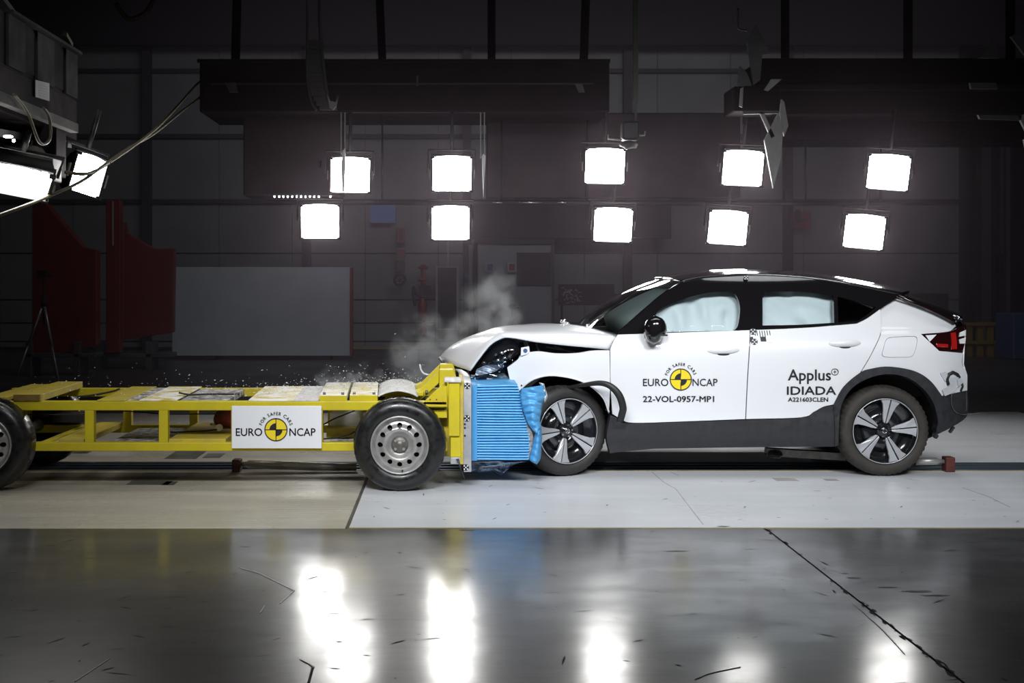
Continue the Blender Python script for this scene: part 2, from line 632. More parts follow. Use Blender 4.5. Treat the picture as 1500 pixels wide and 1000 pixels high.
def put_arc(m, s, cx, cy, r, h, a0, a1, fmap, bold=0.0):
    adv = []
    for ch in s:
        adv.append(0.45 if ch == ' ' else None)
    ms = {}
    for i, ch in enumerate(s):
        if ch != ' ':
            if ch not in ms:
                ms[ch] = text_mesh(ch, bold)
            v = ms[ch][0]
            adv[i] = max(p[0] for p in v) - min(p[0] for p in v) + 0.16
    tot = sum(adv)
    u = 0
    for i, ch in enumerate(s):
        c = u + adv[i] / 2
        u += adv[i]
        if ch == ' ':
            continue
        a = math.radians(a0 + (a1 - a0) * c / tot)
        v, f = ms[ch]
        mx = (max(p[0] for p in v) + min(p[0] for p in v)) / 2
        k = h / 0.73
        er = Vector((math.cos(a), -math.sin(a)))
        et = Vector((math.sin(a), math.cos(a)))
        o = []
        for p in v:
            q = Vector((cx, cy)) + er * (r + p[1] * k) + et * ((p[0] - mx) * k * 0.9)
            o.append((q.x, q.y))
        for dx in (-.16, .16):
            m.add([fmap(q_[0] + dx, q_[1]) for q_ in o], f)


def put_poly(m, pts, fmap):
    m.add([fmap(*p) for p in pts], [tuple(range(len(pts)))])


def put_fan(m, cx, cy, r, fmap, a0=0, a1=360, n=36):
    pts = [(cx + r * math.cos(math.radians(a0 + (a1 - a0) * k / n)), cy - r * math.sin(math.radians(a0 + (a1 - a0) * k / n))) for k in range(n + 1)]
    b = [fmap(cx, cy)] + [fmap(*p) for p in pts]
    m.add(b, [(0, k + 1, k + 2) for k in range(n)])


def put_ring(m, cx, cy, r0, r1, fmap, n=40):
    a = []
    for k in range(n):
        t = 2 * PI * k / n
        a += [fmap(cx + r0 * math.cos(t), cy + r0 * math.sin(t)), fmap(cx + r1 * math.cos(t), cy + r1 * math.sin(t))]
    m.add(a, [(2 * k, 2 * k + 1, (2 * k + 3) % (2 * n), (2 * k + 2) % (2 * n)) for k in range(n)])


def roundel(parent, cx, cy, r, map1, map2, words, arc):
    """yellow and black round emblem with its words: emblem disc, then ink"""
    m = MB()
    put_fan(m, cx, cy, r * 0.95, map1)
    m.build('emblem_disc', M['ink_yellow'], parent, fix=False)
    m = MB()
    put_ring(m, cx, cy, r * 0.91, r, map2)
    put_fan(m, cx, cy, r * 0.56, map2, 90, 180, 12)
    put_fan(m, cx, cy, r * 0.56, map2, 270, 360, 12)
    t = r * 0.035
    put_poly(m, [(cx - r, cy - t), (cx + r, cy - t), (cx + r, cy + t), (cx - r, cy + t)], map2)
    put_poly(m, [(cx - t, cy - r), (cx + t, cy - r), (cx + t, cy + r), (cx - t, cy + r)], map2)
    m.build('emblem_mark', M['ink'], parent, fix=False)
    m = MB()
    for s, x0, x1, y0, y1, b in words:
        put_text(m, s, x0, x1, y0, y1, map2, b)
        m.build('lettering', M['ink'], parent, fix=False)
        m = MB()
    put_arc(m, *arc, map2)
    m.build('lettering', M['ink'], parent, fix=False)


def dot_target(name, parent, cx, cy, r, map1, map2):
    """round black marker with five white dots"""
    m = MB()
    put_fan(m, cx, cy, r, map1, n=20)
    o = m.build(name, M['ink'], parent, fix=False)
    m = MB()
    for a, b in ((0, 0), (-.5, -.5), (.5, -.5), (-.5, .5), (.5, .5)):
        put_fan(m, cx + a * r, cy + b * r, r * 0.23, map2, n=8)
    m.build('dots', M['white'], o if parent and parent.parent is None else parent, fix=False)
    return o


# ------------------------------------------------------------------ the hall: floor, walls, ceiling
fl = MB()
fl.box(-17, 19, -6, 36, -0.12, -0.05)
floor = tag(fl.build('floor', M['joint']), kind='structure')


def slab(name, x0, x1, y0, y1, m, z=0.0):
    b = MB()
    b.box(x0, x1, y0, y1, -0.06, z)
    return b.build(name, m, floor)


slab('concrete_slab', -17, 1.995, -6, 7.715, M['floor_front'])
slab('concrete_slab', 2.008, 19, -6, 7.715, M['floor_front'])
slab('track_slab', -17, -0.642, 7.715, 10.085, M['slab_beige'])
slab('track_slab', -0.618, 19, 7.74, 9.42, M['slab_white'])
slab('track_slab', -0.618, 19, 9.424, 10.085, M['slab_white'])
slab('track_slab', -17, -0.642, 10.56, 14.4, M['slab_beige'])
slab('track_slab', -0.618, 19, 10.56, 14.4, M['slab_white'])
slab('concrete_slab', -17, 19, 14.405, 36, M['floor_back'])
slab('edge_strip', -0.62, 19, 7.716, 7.739, M['line_yellow'], 0.002)
slab('edge_strip', -0.641, -0.619, 7.74, 10.085, M['steel_dark'], 0.001)
slab('track_channel', -17, 19, 10.087, 10.558, M['joint'], -0.03)
for y in (10.13, 10.27, 10.42, 10.53):
    slab('track_rail', -17, 19, y, y + 0.035, M['rail'], -0.004)
slab('channel_lip', -17, 19, 10.045, 10.085, M['line_yellow'], 0.0015)
for x0, x1, y0, y1 in ((180, 246, 692, 710), (262, 283, 692, 698), (232, 254, 705, 710.5)):
    ya, yb = F * H / (y1 - CY), F * H / (y0 - CY)
    slab('floor_patch', X(x0 + 4, ya), X(x1, ya), ya, yb, M['patch'], 0.0015)
for x0, x1, y0, y1 in ((240, 287, 660, 672), (296, 322, 664, 670.5), (98, 128, 660, 664)):
    ya, yb = F * H / (y1 - CY), F * H / (y0 - CY)
    slab('floor_patch', X(x0, ya), X(x1, ya), ya, yb, M['patch'], 0.0015)
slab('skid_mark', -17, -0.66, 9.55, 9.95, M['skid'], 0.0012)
slab('floor_patch', X(1137, 9.55), X(1170, 9.55), 9.52, 9.68, M['patch_pale'], 0.0015)
slab('floor_patch', X(1210, 9.55), X(1230, 9.55), 9.54, 9.64, M['patch_pale'], 0.0015)
# scratched lines gouged in the front slabs
def gouge(pts, wd, m):
    b = MB()
    q = [Vector((X(px, F * H / (py - CY)), F * H / (py - CY), 0.0015)) for px, py in pts]
    for a, c in zip(q, q[1:]):
        b.bar(a, c, wd, 0.002)
    return b.build('gouge', m, floor)


gouge([(352, 832), (378, 839), (405, 852), (431, 865), (420, 875), (410, 884)], 0.007, M['tape'])
gouge([(388, 887), (381, 898)], 0.007, M['tape'])
gouge([(458, 978), (452, 1000)], 0.010, M['joint'])
gouge([(160, 965), (110, 998)], 0.006, M['steel_dark'])
gouge([(1018, 995), (1035, 988), (1050, 984), (1085, 977)], 0.0025, M['steel_dark'])
gouge([(1250, 884), (1295, 925), (1325, 958)], 0.004, M['patch_pale'])
gouge([(440, 966), (452, 972), (460, 978)], 0.006, M['tape'])
gouge([(955, 691), (972, 706), (990, 716), (1030, 768)], 0.006, M['patch_pale'])
gouge([(982, 691), (995, 697)], 0.006, M['patch_pale'])
gouge([(1410, 714), (1447, 727), (1480, 743)], 0.006, M['patch_pale'])

# short scuffs and chips scattered over the slabs, chipped edge of the joint
sc_rnd = random.Random(11)
q = MB()
for k in range(170):
    px, py = sc_rnd.uniform(0, 1500), 775 + 225 * sc_rnd.random()
    if k % 4 == 0:
        px, py = sc_rnd.uniform(520, 1500), sc_rnd.uniform(700, 770)
    y = F * H / (py - CY)
    a = sc_rnd.gauss(0.2, 0.8)
    ln = sc_rnd.choice((.008, .015, .03, .05)) * sc_rnd.uniform(.6, 1.4)
    wd = sc_rnd.uniform(.002, .006)
    c = Vector((X(px, y), y, 0))
    d = Vector((math.cos(a), math.sin(a), 0))
    nn = Vector((-d.y, d.x, 0))
    pts = [c - d * ln, c - d * ln * .2 + nn * wd, c + d * ln * .5 + nn * wd * .7, c + d * ln, c + d * ln * .3 - nn * wd]
    q.add([p + Vector((0, 0, .0012)) for p in pts], [(0, 1, 2, 3, 4)][:1])
q.build('scuff_marks', M['joint'], floor, kind='stuff')
q = MB()
for k in range(46):
    y = sc_rnd.uniform(4.4, 7.7)
    x = sc_rnd.choice((1.993, 2.010)) + sc_rnd.gauss(0, .004)
    r = sc_rnd.uniform(.004, .016)
    n_ = 7
    q.add([(x + r * sc_rnd.uniform(.5, 1) * math.cos(2 * PI * i / n_), y + r * sc_rnd.uniform(1, 3.4) * math.sin(2 * PI * i / n_), .0011) for i in range(n_)], [tuple(range(n_))])
q.build('joint_chips', M['joint'], floor, kind='stuff')
q = MB()
for px, py, rx, ry in ((1250, 846, .035, .02), (1345, 866, .10, .022), (1370, 872, .07, .016), (1300, 860, .06, .012), (685, 776, .06, .018), (1058, 771, .05, .02), (990, 807, .07, .012), (1195, 688, .05, .02)):
    y = F * H / (py - CY)
    q.add([(X(px, y) + rx * sc_rnd.uniform(.6, 1.1) * math.cos(2 * PI * i / 12), y + ry * sc_rnd.uniform(.6, 1.2) * math.sin(2 * PI * i / 12), .0013) for i in range(12)], [tuple(range(12))])
q.build('oil_spots', M['skid_dark'], floor, kind='stuff')

# back wall of sandwich panels between dark rails and columns
YW = 27.5
wb = MB()
wb.box(-17, X(1408, YW), YW + 0.08, YW + 0.3, 0, 9)
wall_back = tag(wb.build('wall_back', M['wall_dark']), kind='structure')
rowz = [(516, 501), (499, 474), (472, 440), (438, 372), (370, 297), (293, 204), (196, 107), (102, 67)]
colx = [-460, -230, 0, 107, 214, 321, 428, 535, 642, 749, 856, 963, 1070, 1177, 1284, 1405]
for (yb, yt) in rowz:
    for a, b in zip(colx, colx[1:]):
        q = MB()
        q.box(X(a, YW) + 0.006, X(b, YW) - 0.006, YW, YW + 0.08, Z(yb, YW), Z(yt, YW))
        q.build('wall_panel', M['wall_panel'], wall_back)
for y in (295, 200, 104.5):
    q = MB()
    q.box(-17, X(1405, YW), YW - 0.10, YW, Z(y + 3, YW), Z(y - 3, YW))
    q.build('wall_rail', M['trim_dark'], wall_back)
for px in (-16, 217, 450, 684, 918, 1152):
    q = MB()
    q.box(X(px - 6, YW), X(px + 6, YW), YW - 0.22, YW, 0, 8)
    q.build('column', M['trim_dark'], wall_back)
q = MB()
q.box(-17, X(1408, YW), YW - 0.05, YW, 0, Z(508, YW))
q.build('skirting', M['joint'], wall_back)
q = MB()
q.box(X(252, YW), X(640, YW), YW - 0.07, YW, Z(511, YW), Z(507, YW))
q.build('kick_strip', M['line_yellow'], wall_back)

# recess beyond the end of the back wall
YR = 32.0
wr = MB()
wr.box(X(1380, YR), 23, YR, YR + 0.2, 0, 9)
wall_recess = tag(wr.build('wall_recess', M['wall_dark']), kind='structure')
for a, b in ((1438, 1452), (1474, 1480)):
    q = MB()
    q.box(X(a, YR - .4), X(b, YR - .4), YR - 0.4, YR, 0, 8.5)
    q.build('column', M['panel_grey'], wall_recess)
wl = MB()
wl.box(-17.2, -17, -6, 36, 0, 9)
tag(wl.build('wall_left', M['wall_dark']), kind='structure')
wl = MB()
wl.box(19, 19.2, -6, 36, 0, 9)
tag(wl.build('wall_right', M['wall_dark']), kind='structure')
q = MB()
q.box(X(1405, YW), X(1405, YW) + 0.15, YW + 0.08, 32, 0, 9)
tag(q.build('wall_return', M['wall_dark']), kind='structure')

ce = MB()
ce.box(-17.2, 19.2, -6, 36, 8.6, 8.8)
ceiling = tag(ce.build('ceiling', M['ceiling']), kind='structure')
for y in (12, 17, 22, 27):
    q = MB()
    q.box(-17, 19, y - .12, y + .12, 7.9 if y < 27 else Z(67, 27), 8.6)
    q.build('roof_beam', M['ceiling'], ceiling)

# ------------------------------------------------------------------ the white car
YC, YN = 10.655, 9.72           # centre plane and widest plane of the near side
car = empty('car', (2.4, YC, 0), 'white crossover car with black roof and crushed front end meeting the blue barrier', 'car')

VP_ = [(-1, .12), (0.2, .09), (.30, .05), (.42, .028), (.52, .03), (.62, .016), (.74, .002), (.86, .0), (.97, .006), (1.06, .024), (1.125, .055), (1.18, .082),
       (1.36, .172), (1.53, .268), (1.60, .33), (1.68, .45), (2.2, .9)]


def vert_inset(z):
    for i in range(len(VP_) - 1):
        if z <= VP_[i + 1][0]:
            a, b = VP_[i], VP_[i + 1]
            p0 = VP_[max(i - 1, 0)]
            p3 = VP_[min(i + 2, len(VP_) - 1)]
            t = (z - a[0]) / (b[0] - a[0])
            # cubic with finite-difference slopes
            m0 = (b[1] - p0[1]) / (b[0] - p0[0]) * (b[0] - a[0]) if i else 0
            m1 = (p3[1] - a[1]) / (p3[0] - a[0]) * (b[0] - a[0])
            t2, t3 = t * t, t * t * t
            return (2 * t3 - 3 * t2 + 1) * a[1] + (t3 - 2 * t2 + t) * m0 + (3 * t2 - 2 * t3) * b[1] + (t3 - t2) * m1
    return .9


def long_inset(x, z=0.8):
    r = 0.0
    if x < 1.0:
        r += 0.16 * (1.0 - x) ** 2 / 0.5
    if x > 3.75:
        r += 0.9 * (x - 3.75) ** 2.2
    return r


def side_y(x, z):
    return YN + vert_inset(z) + long_inset(x)


def S(px, py, off=0.0):
    """pixel -> point on the near body side (off > 0 sinks inward)"""
    Y = YN + 0.05
    for _ in range(7):
        Y = side_y(X(px, Y), Z(py, Y)) + off
    return P(px, py, Y)


def panel(name, pts, m, holes=(), off=0.0, back=0.03, step=0.045, parent=car, far=True, label=None, nspl=5, relief=None):
    o2 = [S(p.x, p.y, off) for p in outline(pts, nspl)]
    o2 = [Vector((p.x, p.z)) for p in o2]
    hs = []
    for h in holes:
        q = [S(p.x, p.y, off) for p in outline(h, nspl)]
        hs.append([Vector((p.x, p.z)) for p in q])
    fm = (lambda x, z: Vector((x, side_y(x, z) + off + (relief(x, z) if relief else 0), z)))
    ob = shell(o2, hs, step, fm, (0, back, 0)).build(name, m, parent, fix=False, label=label)
    if far:
        f = bpy.data.objects.new(name, ob.data)
        C.objects.link(f)
        f.parent = parent
        f.scale = (1, -1, 1)
    return ob


# outlines traced in the side view, third value = sharp corner
DLO_FRONT = [(958, 486.5, 1), (960, 461), (976, 448), (1007, 436), (1036, 429), (1066, 427), (1079, 434), (1084, 452), (1081, 476), (1075, 484, 1)]
DLO_REAR = [(1117, 476.5, 1), (1117, 437, 1), (1121, 428, 1), (1170, 427), (1221, 433, 1), (1222, 472.5, 1), (1170, 475.5)]
DLO_QUARTER = [(1228, 472, 1), (1227, 434, 1), (1250, 440), (1283, 450, 1), (1270, 461), (1256, 470, 1)]
panel('window_frame', [(903, 489.5, 1), (940, 456), (975, 427), (1000, 413), (1040, 405.5), (1095, 402.5), (1150, 404), (1200, 409), (1250, 417), (1300, 427), (1319, 431, 1),
                       (1313, 437, 1), (1301, 444, 1), (1289, 452.5), (1270, 466), (1255, 473, 1), (1180, 479.5), (1100, 483), (1000, 486.5)],
      M['black_gloss'], [DLO_FRONT, DLO_REAR, DLO_QUARTER], off=0.006, back=0.05)
panel('door_glass', DLO_FRONT, M['glass'], off=0.018, back=0, label='front side window glass')
panel('door_glass', DLO_REAR, M['glass'], off=0.018, back=0, label='rear side window glass')
panel('quarter_glass', DLO_QUARTER, M['glass_dark'], off=0.018, back=0)


def bag_front(x, z):
    d = 0.0
    for px, py, sx, sz, h in ((1000, 470, .045, .10, -.05), (1036, 458, .035, .09, -.05), (1060, 450, .10, .06, -.03), (985, 450, .12, .06, -.03), (1018, 452, .04, .12, .035),
                              (1070, 470, .03, .10, .03)):
        c = S(px, py)
        d += h * math.exp(-((x - c.x) / sx) ** 2 - ((z - c.z) / sz) ** 2)
    return d + 0.015 * noise.noise(Vector((x * 7, z * 7, 0)))


def bag_rear(x, z):
    c = S(1190, 462)
    d = -0.05 * math.exp(-((x - c.x) / .13) ** 2 - ((z - c.z) / .16) ** 2)
    return d + 0.02 * noise.noise(Vector((x * 5 + z * 9, z * 5 - x * 8, 3))) + 0.008 * math.sin(38 * (x * 0.45 + z) + 4 * noise.noise(Vector((x * 3, z * 3, 1))))


panel('curtain_airbag', [(945, 488, 1), (955, 456), (1000, 432), (1036, 424), (1080, 424, 1), (1090, 486, 1)], M['airbag'], off=0.12, back=0.06, step=0.025, relief=bag_front)
panel('curtain_airbag', [(1110, 480, 1), (1110, 424, 1), (1226, 428, 1), (1226, 478, 1)], M['airbag'], off=0.12, back=0.06, step=0.02, relief=bag_rear)

front_door = panel('front_door', [(894, 512, 1), (899, 500), (905, 490, 1), (1000, 487), (1098.5, 483.5, 1), (1096.5, 520), (1094, 560), (1091.5, 613.5, 1), (1000, 617), (928, 619), (911, 614),
                                  (897, 606, 1), (894.5, 560)], M['white_paint'])
rear_door = panel('rear_door', [(1100, 483.5, 1), (1180, 480), (1255, 474, 1), (1270, 466.5), (1289, 453, 1), (1290.2, 470), (1289, 490), (1274, 521.6), (1259.5, 546, 1), (1236, 566), (1221.5, 592, 1),
                                (1206, 595.5), (1192, 603), (1173, 611), (1093, 613.5, 1), (1095.5, 560), (1098, 520)], M['white_paint'])
FUEL = [(1294, 512), (1292.5, 519), (1298, 522.5), (1318, 522.7), (1334, 522), (1340, 514), (1343, 500), (1341, 493.5), (1330, 493), (1310, 494), (1299, 497)]


def grow(pts, k):
    cx = sum(p[0] for p in pts) / len(pts)
    cy = sum(p[1] for p in pts) / len(pts)
    return [(cx + (p[0] - cx) * (1 + k / 25), cy + (p[1] - cy) * (1 + k / 15), *p[2:]) for p in pts]


def shoulder(x, z):
    # crease above the tail lamp: the pillar sits further in
    return 0.05 * max(0.0, min(1.0, (z - 1.13) / 0.05)) * max(0.0, min(1.0, (x - 3.25) / 0.15))


panel('rear_quarter', [(1290.5, 452.5, 1), (1301, 444), (1313, 436.5, 1), (1356, 452), (1398, 472), (1404, 478, 1), (1389.6, 485.5), (1349, 489, 1), (1363, 502), (1376, 514, 1), (1411, 517, 1),
                       (1409, 533), (1416.5, 548), (1416, 571.5, 1), (1394, 576.5), (1380, 579.5, 1), (1363, 557.6), (1339, 543), (1303, 537), (1276, 540), (1260.8, 546.5, 1), (1275.5, 521.6),
                       (1290.4, 490), (1291.6, 470)], M['white_paint'], [grow(FUEL, 0.6)], relief=shoulder, step=0.035)
panel('fuel_door', FUEL, M['white_paint'], off=0.002, step=0.05)
panel('wheel_arch_trim', [(1221, 593, 1), (1236, 566.5), (1260, 546), (1276, 540), (1303, 536.8), (1339, 543), (1363, 557.6), (1380, 580, 1), (1379, 612), (1377, 634, 1), (1372, 630), (1374, 616), (1366, 587), (1349, 566),
                          (1327, 552), (1296, 548), (1265, 557), (1243, 574), (1231, 600), (1228, 652, 1), (1222.5, 654, 1)], M['black_trim'], off=-0.012, back=0.10, step=0.03)
panel('rear_bumper', [(1380, 580, 1), (1394, 577.4), (1416, 572, 1), (1418.5, 592), (1415, 611), (1394, 625.6), (1370, 637.6, 1), (1375, 612)], M['black_trim'], off=0.002, back=0.06)
panel('sill_trim', [(894.5, 608, 1), (911, 615), (928, 620), (1091, 615), (1173, 612), (1192, 604), (1206, 596.5), (1221.5, 593.5, 1), (1224, 620), (1222, 654, 1), (1089, 655), (959, 657, 1), (904, 662, 1), (893.5, 664, 1),
                    (889, 640)], M['black_trim'], off=-0.002, back=0.12, label='black plastic sill')
front_fender = panel('front_fender', [(892.8, 513, 1), (868, 513.5), (845, 517), (815, 517.5), (790, 514.5), (773, 516, 1), (762, 521, 1), (757, 528), (743, 538, 1), (746, 552), (749, 562), (757.5, 574, 1),
                                      (768, 562.5), (779, 556.5), (804, 549.5), (833, 552.5), (855, 559.5), (872, 570), (881, 579), (888, 592), (892, 606, 1), (893.6, 560)], M['white_paint'], far=False, step=0.035, back=0.05)
# bare arch lip with clip holes left after the trim tore off
q = MB()
arch = spline([Vector((758.5, 571.5)), Vector((779, 555)), Vector((804, 548.2)), Vector((833, 551)), Vector((855, 558)), Vector((873, 569.5)), Vector((885, 583)), Vector((892, 602))], 6)
arch3 = [S(p.x, p.y + 1.5, -0.012) for p in arch]
q.tube(arch3, 0.008, 6)
q.build('arch_lip', M['white_paint'], front_fender)
for px, py in ((764, 564.5), (783, 556), (808, 551), (835, 553.5), (854, 560), (876, 576), (888, 600)):
    q = MB()
    c = S(px, py, -0.004)
    q.cyl(c, c + Vector((0, .01, 0)), 0.007, 8)
    q.build('clip_hole', M['dark'], front_fender)

# undamaged far fender and the far front corner
far_f = shell([Vector((p.x, p.z)) for p in (S(a, b) for a, b in ((892, 500), (800, 497), (720, 500), (668, 540), (664, 600), (740, 620), (752, 590), (775, 566), (815, 553), (855, 560), (882, 580), (893, 606)))], [], 0.06,
              lambda x, z: Vector((x, 2 * YC - (side_y(x, z) + 0.02), z)), (0, -.04, 0)).build('front_fender', M['white_paint'], car)
q = MB()
q.box(X(668, 11), X(740, 11), 10.75, 11.42, 0.25, 0.86)
q.build('front_bumper', M['black_trim'], car, bevel=0.06)

# roof, windscreen, rear glass: lofts from the near edge over the centre line to the far edge


def loft(rows, nu=14, sub=4, off=0.0, pz=2.2):
    E = spline([S(*r[0]) for r in rows], sub)
    Cc = spline([P(*r[1], YC) for r in rows], sub)
    out = []
    for e, c in zip(E, Cc):
        row = []
        for k in range(nu + 1):
            u = -1 + 2 * k / nu
            a = abs(u)
            row.append(Vector((c.x + (e.x - c.x) * a ** 2.0, YC + (e.y - YC) * (-u), c.z + (e.z - c.z) * a ** pz - off)))
        out.append(row)
    return out


WS = [((903, 489), (846, 475.5)), ((940, 456.5), (879, 448)), ((975, 427.5), (921, 424.5)), ((1000, 413), (962, 408))]
RF = [((1000, 413), (962, 408)), ((1018, 408.8), (992, 402)), ((1040, 405.8), (1030, 397.6)), ((1095, 402.8), (1082, 395.5)), ((1150, 404.2), (1140, 397.5)), ((1200, 409), (1188, 401.5)), ((1250, 417), (1235, 408.5)),
      ((1300, 427), (1282, 417.5)), ((1319, 431), (1322, 426.5))]
RG = [((1316, 433), (1316, 430)), ((1356, 451), (1352, 443)), ((1397, 471.5), (1394, 458.5))]
q = MB()
q.grid(loft(WS, 28, 8))
q.build('windscreen', M['glass_screen'], car, fix=True)
q = MB()
q.grid(loft(RF, 28, 6))
q.build('roof', M['black_gloss'], car, fix=True, solid=0.02)
q = MB()
q.grid(loft(RG))
q.build('rear_window', M['black_gloss'], car, solid=0.012)
bag = [[p + Vector((.10, 0, -.06)) for p in r[1:-1]] for r in loft(WS)[3:12]]
q = MB()
q.grid([[Vector((p.x + (.05 if i == 0 else 0) , p.y, p.z - (.14 if i == 0 else 0))) for p in r] for i, r in enumerate([bag[0]] + bag)])
q.build('windscreen_airbag', M['airbag'], car, solid=.02, label='pale airbag cloth filling the windscreen')
# red edge lines where the hatch meets the pillars
for s in (1, -1):
    q = MB()
    pts = spline([S(1313, 435.5, -.002), S(1356, 451, -.002), S(1398, 471.5, -.002)], 5)
    q.tube([Vector((p.x, YC + (p.y - YC) * s, p.z)) for p in pts], 0.009, 6)
    q.build('hatch_edge', M['red_lamp_dark'], car, label='dark red edge of the hatch')
# tail lip, tailgate and rear bumper shell
tail = []
for e, c in (((1398, 472), (1396, 459)), ((1406, 469), (1416, 456)), ((1412, 475), (1424, 464)), ((1413.6, 490), (1424, 485)), ((1412, 512), (1424, 512)), ((1411, 533), (1428, 536)), ((1416, 550), (1440, 551)), ((1416, 572), (1440, 573)),
             ((1416, 600), (1438, 600)), ((1394, 625.6), (1410, 630))):
    E, K = S(*e), P(*c, YC)
    K.x = E.x + {0: -.02, 1: .03}.get(len(tail), .09)
    K.z = E.z + (0.05 if len(tail) < 3 else 0)
    tail.append([Vector((K.x + (E.x - K.x) * abs(u) ** 3, YC + (E.y - YC) * (-u), K.z + (E.z - K.z) * u * u)) for u in [-1 + k / 8 for k in range(17)]])
q = MB()
q.grid(tail[:4])
q.build('tail_spoiler', M['black_gloss'], car, solid=0.01)
q = MB()
q.grid(tail[3:8])
q.build('tailgate', M['white_paint'], car, solid=0.01)
q = MB()
q.grid(tail[7:])
q.build('bumper_skirt', M['black_trim'], car, solid=0.01)

# tail lamps
tl = panel('tail_lamp', [(1349, 489, 1), (1389.6, 485.5), (1406, 478.5), (1414.5, 474, 1), (1415.5, 490), (1413, 512.5, 1), (1376, 514, 1), (1363, 502.5)], M['red_lamp_dark'], off=0.004)
panel('lamp_bar', [(1393, 487.5, 1), (1400, 486.5, 1), (1402, 511, 1), (1394, 511.5, 1)], M['red_lamp'], off=-0.004, back=0.01, parent=tl, far=False, label='bright red light bar')
panel('lamp_lens', [(1356, 491, 1), (1372, 490, 1), (1362, 500, 1)], M['sign_white'], off=-0.003, back=0.005, parent=tl, far=False)
panel('lamp_lens', [(1372, 503, 1), (1389, 504, 1), (1389, 509, 1), (1373, 508, 1)], M['red_lamp'], off=-0.003, back=0.005, parent=tl, far=False)
panel('lamp_lens', [(1406, 487, 1), (1415, 483, 1), (1415, 491, 1), (1405, 493, 1)], M['white'], off=-0.003, back=0.005, parent=tl, far=False)
panel('lamp_lens', [(1405, 497, 1), (1415, 494, 1), (1414, 503, 1), (1406, 503, 1)], M['white'], off=-0.003, back=0.005, parent=tl, far=False)

# hood: one crumpled sheet, rows run from the cowl to the buckled nose
L0 = [(893, 512, 9.80), (868, 509.5, 9.80), (830, 506, 9.80), (785, 501, 9.80), (748, 494.5, 9.80), (734, 496, 9.82), (718, 505.5, 9.84), (702, 525, 9.86), (689, 543, 9.9)]
L05 = [(898, 499, 9.80), (870, 495, 9.81), (830, 494, 9.82), (785, 492, 9.82), (744, 488, 9.84), (730, 491, 9.86), (714, 502, 9.88), (698, 520, 9.92), (683, 541, 9.96)]
L1 = [(904, 491, 9.88), (872, 487, 9.90), (832, 485, 9.91), (786, 485.5, 9.91), (741, 484, 9.95), (725, 488, 9.98), (706, 500, 10.0), (690, 516, 10.02), (675, 539, 10.06)]
L2 = [(872, 481.5, 10.25), (850, 478.5, 10.25), (826, 476, 10.25), (782, 476.2, 10.25), (737, 479, 10.25), (716, 484, 10.26), (690, 494.5, 10.27), (670, 508, 10.28), (656, 531, 10.3)]
L3 = [(846, 477, 10.65), (836, 476.5, 10.65), (820, 475, 10.65), (778, 475.5, 10.65), (732, 480, 10.65), (702, 488.5, 10.65), (672, 501, 10.65), (656, 511, 10.65), (644.5, 525, 10.65)]
cols = [[P(*t) for t in L] for L in (L0, L05, L1, L2, L3)]
n1, n3 = cols[2], cols[4]
cols.append([Vector((n1[i].x * (1 - i / 8) + n3[i].x * i / 8 + 0.02 * i / 8, 11.25, n3[i].z - 0.035)) for i in range(9)])
cols.append([Vector((n1[i].x * (1 - i / 8) + (n3[i].x + 0.12) * i / 8, 11.50, n3[i].z - 0.13)) for i in range(9)])
cols = [spline(c, 4) for c in cols]
rows = [spline([c[i] for c in cols], 3) for i in range(len(cols[0]))]
for i, r in enumerate(rows):
    for j, p in enumerate(r):
        if 0 < j < len(r) - 1 and 0 < i:
            p.z += 0.006 * noise.noise(p * 5) * min(1, i / 12)
q = MB()
q.grid(rows)
hood = q.build('hood', M['white_paint'], car, solid=0.012, label='white hood buckled upward and folded over at the nose')
# dark inner edge, torn strip and small fixtures of the hood
q = MB()
q.tube([P(644, 524, 10.55), P(650, 532, 10.4), P(653, 537, 10.35)], 0.012, 6)
q.build('nose_seal', M['cable'], car)
q = MB()
q.tube(spline([P(615, 534, 10.9), P(616.5, 541, 10.85), P(621, 547, 10.8), P(629, 549, 10.8)], 5), .009, 6)
q.build('trim_curl', M['white_paint'], car, label='thin white curl of torn trim ahead of the nose')
q = MB()
c = P(826, 471, 10.4)
q.ball(c, .03, .03, .022, 8, 6, .5, 3).ball(c + Vector((.03, .01, -.015)), .022, .02, .015, 8, 6, .5, 5)
q.build('hood_sensor', M['chrome'], car)
q = MB()
c = P(860, 480, 10.2)
q.cyl(c, c + Vector((0, 0, .03)), .008, 6)
q.build('washer_nozzle', M['white'], car)
q = MB()
q.grid([[P(667, 540, 9.9), P(676, 541, 9.86)], [P(674, 548, 9.86), P(684, 546, 9.82)], [P(681, 558, 9.84), P(692, 559, 9.8)]])
q.build('bumper_strip', M['white_paint'], car, solid=0.01, label='torn white strip of bumper skin')

# engine bay seen in the gap: dark bulk, inner fender, crushed headlight, torn clear plastic
q = MB()
q.prism([(X(742, 10.1), Z(512, 10.1)), (X(790, 10.1), Z(511, 10.1)), (X(885, 10.1), Z(515, 10.1)), (X(885, 10.1), Z(640, 10.1)), (X(760, 10.1), Z(640, 10.1)), (X(700, 10.1), Z(560, 10.1)), (X(690, 10.1), Z(546, 10.1))], 10.35, 11.3)
q.build('engine_bay', M['dark'], car)
q = MB()
q.prism([(X(790, 10), Z(503, 10)), (X(888, 10), Z(513, 10)), (X(888, 10), Z(524, 10)), (X(770, 10), Z(524, 10))], 10.0, 10.04)
q.build('inner_fender', M['trim_dark'], car, bevel=0.004)
for a, b, r in (((800, 508), (842, 516), .012), ((812, 507), (826, 512), .01), ((770, 500), (776, 530), .018), ((785, 503), (792, 520), .014)):
    q = MB()
    q.bar(P(*a, 9.93), P(*b, 9.93), r * 2, r)
    q.build('bracket', M['steel_dark'], car)
hl = MB()
